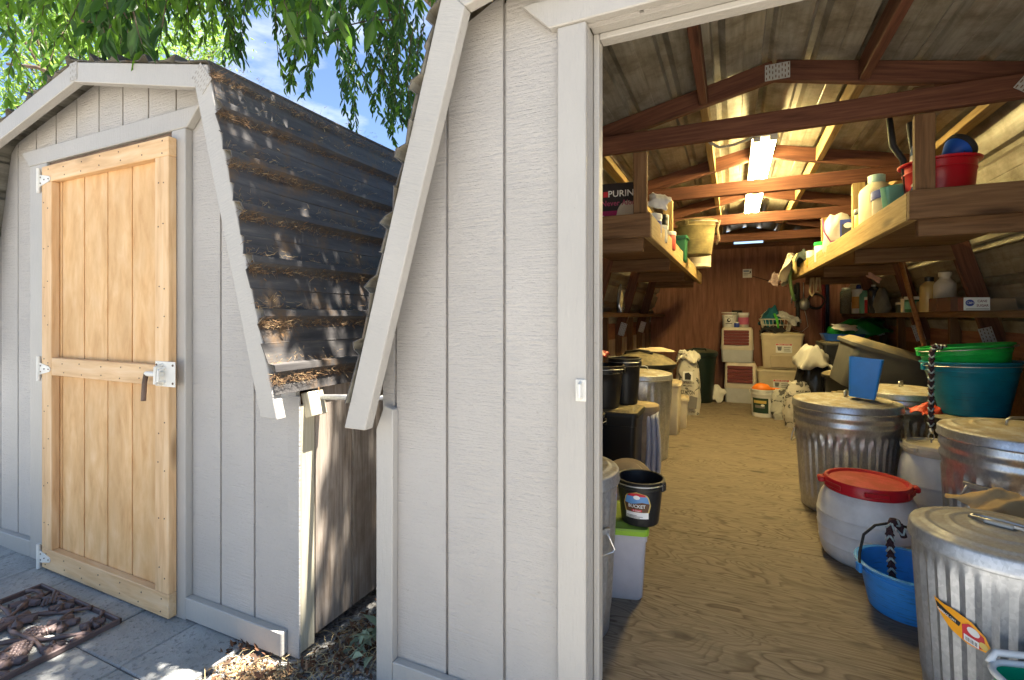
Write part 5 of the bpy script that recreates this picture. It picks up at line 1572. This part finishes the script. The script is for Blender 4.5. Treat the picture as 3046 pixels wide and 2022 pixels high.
bottle('tall cream jug with pale cap behind the blue lidded tub', .725, 3.30, DZ, .082, .345, P('cream jug', (.62, .56, .40), rough=.45), P('aqua cap', (.35, .55, .52)), .42, .72, name='jug', cat='jug')
jar('clear tub with dark blue lid on the right shelf', .738, 3.04, DZ, .088, .20, P('cloudy tub', (.58, .54, .44), rough=.3, trans=.15), ink_b, None, name='tub', cat='tub', lidh=.2)
jar('small yellow bottle behind the cream jug', .70, 3.50, DZ, .04, .20, yel_pl, black_pl, None, name='bottle', cat='bottle')
bb1 = thing('carton', 'small dark blue printed carton standing on the right shelf', 'carton', (.695, 3.86, DZ), R(-12))
MB().box(-.045, .045, -.035, .035, 0, .20, b=.001).build('carton', ink_b, bb1)
decal(bb1, on_plane((0, -.035, .11), (1, 0, 0), (0, 0, 1), (0, -1, 0)), [(rect(-.035, .035, -.07, .06), P('grey black print', (.035, .04, .05))), (oval(-.0, .05, .025, .018), ink_w)])
zbag = blob('clear_bag', 'clear zip bag full of white stuff with pink seal', 'bag', .70, 4.22, DZ, .20, .20, .30, film, 91, .16, 0, .7)
adopt(MB().tube([(.585, 4.12, 1.88), (.595, 4.10, 1.78), (.63, 4.09, 1.71), (.69, 4.10, 1.72), (.72, 4.10, 1.77)], .005, 6).build('zip_seal', P('pink seal', (.42, .06, .25)), smooth=True), zbag)
crumple('white_bag', 'white plastic bag crumpled behind the blue carton', 'bag', (.72, 3.62, 1.665), .12, .12, .07, P('white film', (.66, .66, .66), rough=.35, bumpk=.4), 92, (0, 0, 0), .5)
jar('white cup with green lid on the right shelf edge', .655, 4.62, DZ, .055, .16, white_pl, green_pl, None, name='cup', cat='cup')
jar('little orange bottle with white cap on the right shelf edge', .63, 5.02, DZ, .038, .14, orange_pl, white_pl, None, name='bottle', cat='bottle', lidh=.4)
def drape(u, v):
    a = u - .5
    x = .55 + a * .10 - .10 * max(0, v - .35)
    y = 5.75 + a * .55 + .03 * math.sin(v * 8)
    z = 1.775 - .04 * math.cos(u * 9) * (1 - v) if v < .35 else 1.775 - (v - .35) * .42 * (1 - .35 * abs(a)) 
    x += .03 * math.sin(u * 14 + v * 5)
    return (x + .10 * (.35 - v) * (v < .35), y, z + .015 * math.sin(u * 17 + v * 9))
cloth('canvas_cloth', 'cream canvas cloth draped over the far end of the right shelf', 'cloth', drape, cloth_w, 24, 24, .006)
crumple('dark_cloth', 'dark green and blue cloth bundle beside the canvas cloth', 'cloth', (.66, 5.35, 1.70), .26, .30, .10, P('dark bundle', (.035, .05, .045), rough=.9, var=.5), 93, (0, 0, 0), .5)
def glove(p, label, m_):
    T = thing('strap', label, 'strap', p)
    MB().tube([(0.04, 0, .06), (-.01, 0, .07), (-.035, 0, .03), (-.03, 0, -.05), (-.02, .01, -.10)], [.016, .018, .017, .016, .012], 8).build('web', m_, T, smooth=True)
glove((.56, 5.28, 1.685), 'yellow webbing strap looped over the right shelf beam', P('yellow web', (.52, .42, .20), rough=.9))
tag(MB().tube([(.525, 5.62, 1.70), (.52, 5.60, 1.55), (.535, 5.60, 1.42), (.56, 5.60, 1.33)], .016, 8).build('green_strap', hose_g, smooth=True), 'olive green strap hanging down from the right shelf end', 'strap')
cl_ = thing('rope_loop', 'pale yellow rope loops hanging under the right shelf', 'rope', (.70, 5.60, 1.50))
for k, dx in enumerate((0, .05)):
    MB().tube([(dx, .0, .06), (dx - .01, 0, -.08), (dx + .008, 0, -.125 + .05 * k), (dx + .028, 0, -.08), (dx + .02, 0, .06)], .010, 8).build('loop', P('pale rope', (.50, .42, .24), rough=.9), cl_, smooth=True)
crumple('seed_packet', 'small dark printed packet hanging at the right shelf end', 'packet', (.415, 5.98, 1.58), .10, .14, .01, P('packet', (.30, .22, .22), var=.5), 95, (R(80), R(30), R(20)), .4)
crumple('pink_tag', 'faded pink paper tag dangling from a right shelf joist', 'tag', (1.0, 4.62, 1.48), .10, .04, .004, P('pink paper', (.42, .24, .18), rough=.9), 96, (R(85), R(35), 0), .5)

# ================================================================ right ledge: bottles, cartons; pole
LZ = 1.2085
X_ = 1.215
bottle('clear oval bottle with grey cap, farthest on the right ledge', 1.19, 6.72, LZ, .062, .30, glass, steel_plate, .6, .80)
jar('short clear cup beside the oval bottle on the right ledge', 1.20, 6.36, LZ, .03, .145, P('ribbed cup', (.34, .33, .30), rough=.3, trans=.3), None, None, name='cup', cat='cup')
otub = jar('white tub with orange label and blue pump cap on the right ledge', 1.20, 6.14, LZ, .062, .255, white_pl, white_pl, P('orange yellow label', (.55, .28, .07)), name='tub', cat='tub', lidh=.08)
adopt(MB().lathe([(.022, 0), (.024, .025), (.016, .045)], 16, c=(1.195, 6.14, LZ + .255)).build('pump_cap', ink_b, smooth=40), otub)
bottle('mint green bottle beside the orange labelled tub', 1.205, 5.93, LZ, .045, .23, mint_pl, mint_pl, .4, .78)
jar('red and white can between the mint and dark bottles', 1.205, 5.78, LZ, .032, .16, ink_r, white_pl, None)
bottle('dark bottle with glossy side beside the red can', 1.21, 5.60, LZ, .05, .27, P('dark glass', (.015, .018, .03), rough=.15), steel_plate, .35, .78)
blob('clear_bag', 'crumpled clear bag next to the dark bottle on the ledge', 'bag', 1.22, 5.36, LZ, .12, .16, .22, P('dull film', (.20, .19, .16), rough=.35, trans=.2), 101, .2, 0, .5)
jar('stubby dark jar with pale lid left of the mint labelled jar', 1.21, 4.80, LZ, .03, .08, P('dark jar', (.05, .06, .04)), cream_pl, None)
jar('small cream bottle beside the mint labelled jar', 1.21, 4.68, LZ, .028, .105, cream_pl, cream_pl, None, name='bottle', cat='bottle')
jar('green jar with white lid and mint label on the right ledge', 1.215, 4.50, LZ, .055, .115, dkgreen_pl, white_pl, mint_pl)
bottle('dark capped bottle behind the mint labelled jar', 1.27, 4.46, LZ, .035, .19, P('brown bottle', (.09, .05, .03)), black_pl, .7, .62)
tag(MB().box(1.19, 1.25, 4.28, 4.36, LZ, LZ + .075, b=.002).build('carton', cardb), 'small tan carton between the green jar and amber jug', 'carton')
bottle('grimy amber jug with black cap on the right ledge', 1.20, 4.14, LZ, .052, .235, amber, black_pl, .42, .70, name='jug', cat='jug', ell=.8)
bottle('cream handled jug behind the brown carton on the ledge', 1.255, 4.05, LZ, .06, .26, P('speckled jug', (.55, .49, .40), rough=.6, var=.2), cream_pl, .5, .66, name='jug', cat='jug', ell=.8)
for k, (y0, y1) in enumerate(((3.90, 4.03), (3.68, 3.885))):
    tag(MB().box(1.165, 1.30, y0, y1, LZ, LZ + .085, b=.002).build('carton', P('brown carton', (.13, .06, .035), rough=.8)), ('short' if k == 0 else 'long') + ' brown carton in front of the jugs on the right ledge', 'carton')
cs = thing('sugar_carton', 'white sugar carton flap with blue oval lettering on the ledge', 'carton', (1.125, 3.33, LZ), R(18))
MB().box(-.012, .11, .0, .05, 0, .068, b=.001).build('side', P('maroon board', (.16, .05, .04)), cs)
MB().box(-.02, .105, -.003, -.0004, 0.002, .070, b=.0003).build('flap', ink_w, cs)
MB().box(.105, .30, -.003, .05, .0, .012, b=.001).build('tray', cardb, cs)
MB().box(.105, .30, .035, .038, .012, .065, b=.001).build('tray_back', cardb, cs)
decal(cs, on_plane((.042, -.003, .037), (1, 0, 0), (0, 0, 1), (0, -1, 0)), [(oval(-.034, .004, .022, .017), ink_b), (('C&H', -.034, .004, .032, 1.1), ink_w), (('CANE', .024, .013, .046, 1.0), P('maroon print', (.20, .02, .05))), (('SUGAR', .025, -.010, .058, 1.0), P('maroon print', (.20, .02, .05))), (rect(-.055, .055, -.029, -.026), P('grey print', (.2, .19, .18)))])
tag(MB().tube([(1.30, 3.72, FZ), (1.19, 4.20, .98), (1.132, 4.50, 1.60)], .0155, 12).build('tool_pole', handle_wood, smooth=True), 'varnished wooden pole leaning against the right shelf', 'pole')
# foil and dust on the left ledge
blob('foil_bag', 'crinkled silver bag standing on the left ledge', 'bag', -.93, 4.42, LZ, .07, .10, .26, P('silver foil', (.45, .45, .45), rough=.25, metal=.8, bumpk=.6), 111, .2, 0, .35)

# ================================================================ cast iron grape mat
def iron_mat():
    T = thing('door_mat', 'cast iron mat of grapevines and leaves on the pavers before the pine door', 'door mat', (-2.635, .955, -.0985), R(0))
    W_, D_ = .635, .43
    zz = .016
    for (x0, y0, x1, y1) in ((-W_ / 2, -D_ / 2, W_ / 2, -D_ / 2), (-W_ / 2, D_ / 2, W_ / 2, D_ / 2), (-W_ / 2, -D_ / 2, -W_ / 2, D_ / 2), (W_ / 2, -D_ / 2, W_ / 2, D_ / 2)):
        a = Vector((x0, y0, zz)); b = Vector((x1, y1, zz))
        d = (b - a).normalized() * .006
        MB().box(min(a.x, b.x) - .006, max(a.x, b.x) + .006, min(a.y, b.y) - .006, max(a.y, b.y) + .006, .002, .026, b=.004).build('frame_bar', iron, T)
    r_ = random.Random(3)
    def vine(p, q, k, s):
        pts = []
        for i in range(k + 1):
            t = i / k
            x = p[0] + (q[0] - p[0]) * t; y = p[1] + (q[1] - p[1]) * t
            nx, ny = -(q[1] - p[1]), q[0] - p[0]; l = math.hypot(nx, ny)
            w_ = .022 * math.sin(t * 9 + s) * math.sin(t * math.pi)
            pts.append((x + nx / l * w_, y + ny / l * w_, .017 + .006 * math.sin(t * 13 + s)))
        MB().tube(pts, [.0085 + .0025 * math.sin(i * 1.7 + s) for i in range(k + 1)], 7).build('vine', iron, T, smooth=True)
    for k, (p, q) in enumerate((((-.31, .05), (.31, -.02)), ((-.31, -.13), (.12, .21)), ((-.10, -.21), (.31, .12)), ((-.22, .21), (-.05, -.21)), ((.05, .21), (.22, -.21)), ((-.31, .16), (-.02, .21)), ((.20, .21), (.31, .06)), ((-.31, -.05), (-.12, -.21)), ((.02, -.21), (.31, -.12)))):
        vine(p, q, 22, k * 1.3)
    def gleaf(c, s, a):
        out_ = []
        n = 60
        for i in range(n):
            t = 2 * math.pi * i / n
            rr = s * (.50 + .44 * abs(math.cos(2.5 * t)) ** 1.1 + .05 * math.cos(20 * t))
            if abs(t - math.pi) < .22: rr *= .45
            out_.append((c[0] + rr * math.cos(t + a), c[1] + rr * math.sin(t + a), .022 + .006 * math.cos(5 * t)))
        mb = MB()
        md = [(c[0] + (p[0] - c[0]) * .55, c[1] + (p[1] - c[1]) * .55, .027 + .004 * math.cos(10 * math.pi * i / n)) for i, p in enumerate(out_)]
        V = [(c[0], c[1], .024)] + md + out_ + [(p[0], p[1], .010) for p in out_]
        F = [(0, 1 + i, 1 + (i + 1) % n) for i in range(n)]
        for q in (0, n): F += [(1 + q + i, 1 + q + n + i, 1 + q + n + (i + 1) % n, 1 + q + (i + 1) % n) for i in range(n)]
        mb.add(V, F)
        l = mb.build('leaf', iron, T, smooth=50)
        vn = MB()
        for j in range(5):
            t = a + (j - 2) * 2 * math.pi / 5
            vn.tube([(c[0], c[1], .031), (c[0] + s * .75 * math.cos(t), c[1] + s * .75 * math.sin(t), .027)], .0022, 4)
        stuff(vn.build('leaf_veins', iron, l))
    for c, s, a in (((-.20, .12), .062, .4), ((-.06, .03), .070, 2.2), ((.13, .10), .062, .9), ((.25, .15), .045, 2.6), ((.05, -.12), .066, 3.8), ((-.22, -.10), .066, 5.2), ((.22, -.09), .062, 5.6), ((-.02, .17), .048, 1.7), ((-.29, .03), .045, 3.0), ((.28, .01), .040, .2)):
        gleaf(c, s, a)
    for c, a in (((-.13, -.02), .9), ((.07, .02), .5), ((.16, -.03), -.6), ((-.10, .16), 2.6), ((-.02, -.17), .3)):
        mb = MB()
        for i in range(8):
            for j in range(-2, 3):
                if abs(j) > (7 - i) * .45 + .4: continue
                x = c[0] + (i * .0135) * math.cos(a) - j * .0125 * math.sin(a); y = c[1] + (i * .0135) * math.sin(a) + j * .0125 * math.cos(a)
                mb.ball((x, y, .020 + r_.uniform(-.001, .003) - abs(j) * .002), .0085, 7, 4)
        stuff(mb.build('grape_cluster', iron, T, smooth=True))
iron_mat()

# ================================================================ trees
def leaf_mat(name, c, tr, k=0.5):
    m, n, p = newmat(name)
    oi = noise(n, coords(n), 1.3, 2)
    c1 = mix(n, ramp(n, oi, [(0.35, 0.0), (0.65, 1.0)]), c, tuple(x * y for x, y in zip(c, (1.5, 1.25, 0.8))))
    n.links.new(c1, p.inputs['Base Color']); p.inputs['Roughness'].default_value = 0.45
    p.inputs['Specular IOR Level'].default_value = 0.35
    t = N(n, 'ShaderNodeBsdfTranslucent'); t.inputs['Color'].default_value = (*tr, 1)
    s = N(n, 'ShaderNodeMixShader'); s.inputs[0].default_value = k
    n.links.new(p.outputs[0], s.inputs[1]); n.links.new(t.outputs[0], s.inputs[2])
    n.links.new(s.outputs[0], n.nodes['Material Output'].inputs['Surface'])
    return m
leaf_m = leaf_mat('fresh leaf', (0.055, 0.12, 0.022), (0.17, 0.35, 0.03), 0.5)
leaf_d = leaf_mat('shaded leaf', (0.030, 0.075, 0.025), (0.055, 0.15, 0.025), 0.4)  # darker copy varies the greens and puts the right clusters' shading into colour
leaf_far = leaf_mat('far leaf', (0.10, 0.15, 0.035), (0.30, 0.48, 0.08), 0.55)
bark = P('bark', (0.10, 0.07, 0.045), rough=0.9, var=0.35, bumpk=0.5)

def leaves_mesh(name, Pn, D, U, L, Wd, mats, mi, parent):
    n = len(Pn)
    D = D / np.linalg.norm(D, axis=1, keepdims=True)
    S = np.cross(D, U); S /= np.linalg.norm(S, axis=1, keepdims=True) + 1e-9
    Nn = np.cross(S, D)
    L = L[:, None]; Wd = Wd[:, None]
    f = 0.22
    V = np.stack([Pn, Pn + D * L * .34 + S * Wd * .5 + Nn * Wd * f, Pn + D * L * .68 + S * Wd * .38 + Nn * Wd * f * .6, Pn + D * L - Nn * L * .10,
                  Pn + D * L * .68 - S * Wd * .38 + Nn * Wd * f * .6, Pn + D * L * .34 - S * Wd * .5 + Nn * Wd * f], axis=1).reshape(-1, 3)
    b = (np.arange(n) * 6)[:, None]
    F = np.concatenate([b + np.array([[0, 3, 2, 1]]), b + np.array([[0, 5, 4, 3]])], axis=1).reshape(-1, 4)
    me = bpy.data.meshes.new(name)
    me.vertices.add(len(V)); me.vertices.foreach_set('co', V.ravel())
    me.loops.add(F.size); me.loops.foreach_set('vertex_index', F.ravel().astype(np.int32))
    me.polygons.add(len(F)); me.polygons.foreach_set('loop_start', np.arange(0, F.size, 4, dtype=np.int32))
    for m in mats: me.materials.append(m)
    me.polygons.foreach_set('material_index', np.repeat(mi, 2).astype(np.int32))
    me.update(calc_edges=True); me.validate()
    return place(name, me, parent, world=True)

def ray_pt(sx, sy, d):
    """point at depth d in front of the spot where the photograph was taken, used to lay out the drooping sprays"""
    a = R(24.4); t = (sx - 1523) / 1450.0; u = (940 - sy) / 1450.0
    return np.array([d * (-math.sin(a) + math.cos(a) * t), d * (math.cos(a) + math.sin(a) * t), 1.18 + u * d])

def big_tree():
    T = thing('willow_tree', 'leafy tree with drooping lance-leaved sprays hanging over the sheds', 'tree', (-3.2, 7.7, -.1))
    r_ = np.random.default_rng(5)
    fork = Vector((-2.9, 6.9, 4.6))
    tr = MB().tube([(-3.2, 7.7, -.15), (-3.2, 7.65, .4), (-3.1, 7.4, 2.2), fork], [.26, .20, .17, .14], 14)
    tr.build('trunk', bark, T, world=True, smooth=True)
    tops = [(-1.2, 3.4, 4.7), (-2.7, 3.2, 4.8), (-4.2, 3.3, 4.6), (-0.9, 1.6, 4.5), (-3.3, 1.2, 4.6), (-1.8, .3, 4.5), (-.3, -.3, 4.6), (-4.4, .2, 4.6)]
    nodes = []
    for t in tops:
        e = Vector(t); pts = []
        for i in range(9):
            k = i / 8
            p = fork.lerp(e, k); p.z += .55 * math.sin(k * math.pi) + .05 * math.sin(k * 11 + t[0]); p.x += .08 * math.sin(k * 7 + t[1])
            pts.append(p); nodes.append(p)
        MB().tube(pts, [.085 * (1 - .75 * i / 8) + .006 for i in range(9)], 9).build('limb', bark, T, world=True, smooth=True)
    LP, LD, LU, LL, LW, LM = [], [], [], [], [], []
    twigs = MB()
    def twig(start, tip, n, L, m, flat=False):
        s = np.array(start); t = np.array(tip)
        c1 = s + (t - s) * .35 + np.array([r_.normal(0, .06), r_.normal(0, .06), .05])
        c2 = s + (t - s) * .75 + np.array([r_.normal(0, .04), r_.normal(0, .04), .0])
        pts = []
        for i in range(n + 1):
            k = i / n
            pts.append((1 - k) ** 3 * s + 3 * (1 - k) ** 2 * k * c1 + 3 * (1 - k) * k * k * c2 + k ** 3 * t)
        twigs.tube([tuple(p) for p in pts], [.0032 * (1 - .75 * i / n) + .0008 for i in range(n + 1)], 4, False)
        for i in range(2, n + 1):
            d = pts[i] - pts[i - 1]; d /= np.linalg.norm(d)
            for sd in ((-1, 1) if r_.random() < .8 else (1,)):
                a = r_.uniform(0, 6.28)
                lat = np.array([math.cos(a), math.sin(a), 0])
                LP.append(pts[i] + r_.normal(0, .004, 3)); LD.append(d * .75 + lat * .65 + np.array([0, 0, -.35 if not flat else -.1]))
                LU.append(r_.normal(0, .6 if not flat else .3, 3) + np.array([0, -.3 if not flat else 0, .8])); l = L * r_.uniform(.65, 1.25)
                LL.append(l); LW.append(l * r_.uniform(.24, .34)); LM.append(m if r_.random() < .8 else 1 - m)
    def cluster(x0, x1, y0, y1, d0, d1, n, L, m=0, ln=(.35, .75)):
        for _ in range(n):
            sx = r_.uniform(x0, x1); sy = y0 + (y1 - y0) * r_.random() ** 1.3; d = r_.uniform(d0, d1)
            tip = ray_pt(sx, sy, d)
            ln_ = r_.uniform(*ln)
            st = tip + np.array([r_.normal(0, .14), r_.normal(0, .14), ln_])
            twig(st, tip, max(6, int(ln_ / (L * .40))), L, m)
    cluster(1010, 1260, 60, 400, 3.0, 4.6, 46, .080, 1, (.5, .9))
    cluster(1160, 1260, 300, 460, 3.2, 4.2, 12, .075, 1, (.4, .8))
    cluster(840, 960, 60, 285, 3.0, 4.4, 18, .075, 1, (.4, .7))
    cluster(720, 830, -20, 50, 3.0, 4.4, 6, .085, 0)
    cluster(500, 700, 40, 150, 2.9, 4.2, 17, .080, 0)
    cluster(640, 760, 120, 178, 3.0, 3.6, 8, .075, 1)
    cluster(-60, 480, 40, 300, 2.75, 3.9, 46, .095, 0, (.4, .8))
    cluster(840, 1130, 30, 120, 1.65, 2.2, 12, .105, 0, (.3, .5))
    cluster(240, 480, 90, 175, 1.9, 2.35, 12, .110, 1, (.3, .5))
    cluster(-60, 1310, -30, 30, 2.6, 5.2, 62, .09, 0)
    cluster(-60, 1310, -80, 10, 2.0, 4.0, 110, .095, 0)
    # unseen canopy extended over the yard to shade the fronts, gaps shaped for sun patches
    for _ in range(2300):
        x, y = r_.uniform(-4.0, .15), r_.uniform(-.1, 4.6)
        z = 4.2 + max(0, y - 2) * .25 + .5 * r_.random()
        tip = np.array([x, y, z]); a_ = r_.uniform(0, 6.28); st = tip + np.array([.5 * math.cos(a_), .5 * math.sin(a_), r_.normal(.08, .08)])
        if any((x + (st[0] - x) * k + hx) ** 2 + (y + (st[1] - y) * k - hy) ** 2 < hr for k in (0, .25, .5, .75, 1) for hx, hy, hr in ((.285, 1.68, .009), (.46, 1.47, .022))): continue
        twig(st, tip, 9, .12, 0, True)
    twigs.build('twigs', bark, T, world=True)['kind'] = 'stuff'
    leaves_mesh('crown', np.array(LP), np.array(LD), np.array(LU), np.array(LL), np.array(LW), [leaf_m, leaf_d], np.array(LM), T)
    # twig-bearing branchlets tie the sprays to the limbs
    for (sx, sy, d) in ((1120, -60, 3.8), (900, -90, 3.7), (620, -80, 3.5), (250, -100, 3.3), (40, -60, 3.3), (980, -120, 2.0), (360, -120, 2.1), (1200, 40, 3.9)):
        p = Vector(ray_pt(sx, sy, d)); q = min(nodes, key=lambda v: (v - p).length)
        m_ = (p + q) / 2; m_.z += .15
        MB().tube([q, q.lerp(m_, .6), m_, m_.lerp(p, .6), p], [.028, .022, .017, .012, .007], 7).build('limb', bark, T, world=True, smooth=True)
    for (a, b, c) in (((1165, -40, 3.9), (1190, 90, 3.9), (1240, 270, 3.9)), ((840, -20, 3.8), (870, 60, 3.8), (905, 180, 3.8)), ((200, -30, 3.2), (330, 60, 3.2), (450, 130, 3.2)), ((240, 60, 2.9), (290, 70, 2.9), (400, 128, 2.9))):
        MB().tube([tuple(ray_pt(*a)), tuple(ray_pt(*b)), tuple(ray_pt(*c))], [.010, .008, .004], 6).build('limb', bark, T, world=True, smooth=True)
big_tree()

def far_tree():
    T = thing('olive_tree', 'pale fine-leaved tree standing beyond the left shed roof', 'tree', (-11.6, 5.6, -.1))
    r_ = np.random.default_rng(15)
    MB().tube([(-11.6, 5.6, -.15), (-11.6, 5.6, .5), (-11.5, 5.5, 2.4), (-11.4, 5.4, 3.6)], [.3, .22, .18, .14], 12).build('trunk', bark, T, world=True, smooth=True)
    cl = []
    for _ in range(95):
        sx = r_.uniform(-220, 600); sy = r_.uniform(-120, 430)
        if sx > 420 and sy > 330: continue
        cl.append((ray_pt(sx, sy, r_.uniform(8.2, 11.5)), r_.uniform(.35, .75)))
    for sx, sy in ((640, 150), (655, 100), (560, 130)): cl.append((ray_pt(sx, sy, 9.5), .28))
    for p, rad in cl[::3]:
        q = Vector((-11.4, 5.4, 3.6)); e = Vector(p)
        m_ = q.lerp(e, .5); m_.z += .3
        MB().tube([q, q.lerp(m_, .7), m_.lerp(e, .3), e], [.06, .045, .03, .012], 6).build('limb', bark, T, world=True, smooth=True)
    MB().tube([tuple(ray_pt(20, 190, 7.5)), tuple(ray_pt(110, 200, 7.6)), tuple(ray_pt(185, 228, 7.7))], [.02, .03, .035], 7).build('limb', bark, T, world=True, smooth=True)
    Pn = np.concatenate([p + r_.normal(0, 1, (170, 3)) * rad * np.array([.6, .6, .5]) for p, rad in cl])
    n = len(Pn)
    D = r_.normal(0, 1, (n, 3)) + np.array([0, 0, -.5]); U = r_.normal(0, 1, (n, 3)); L = r_.uniform(.06, .13, n)
    leaves_mesh('crown', Pn, D, U, L, L * r_.uniform(.3, .45, n), [leaf_far, leaf_m], (r_.random(n) < .3).astype(int), T)
far_tree()
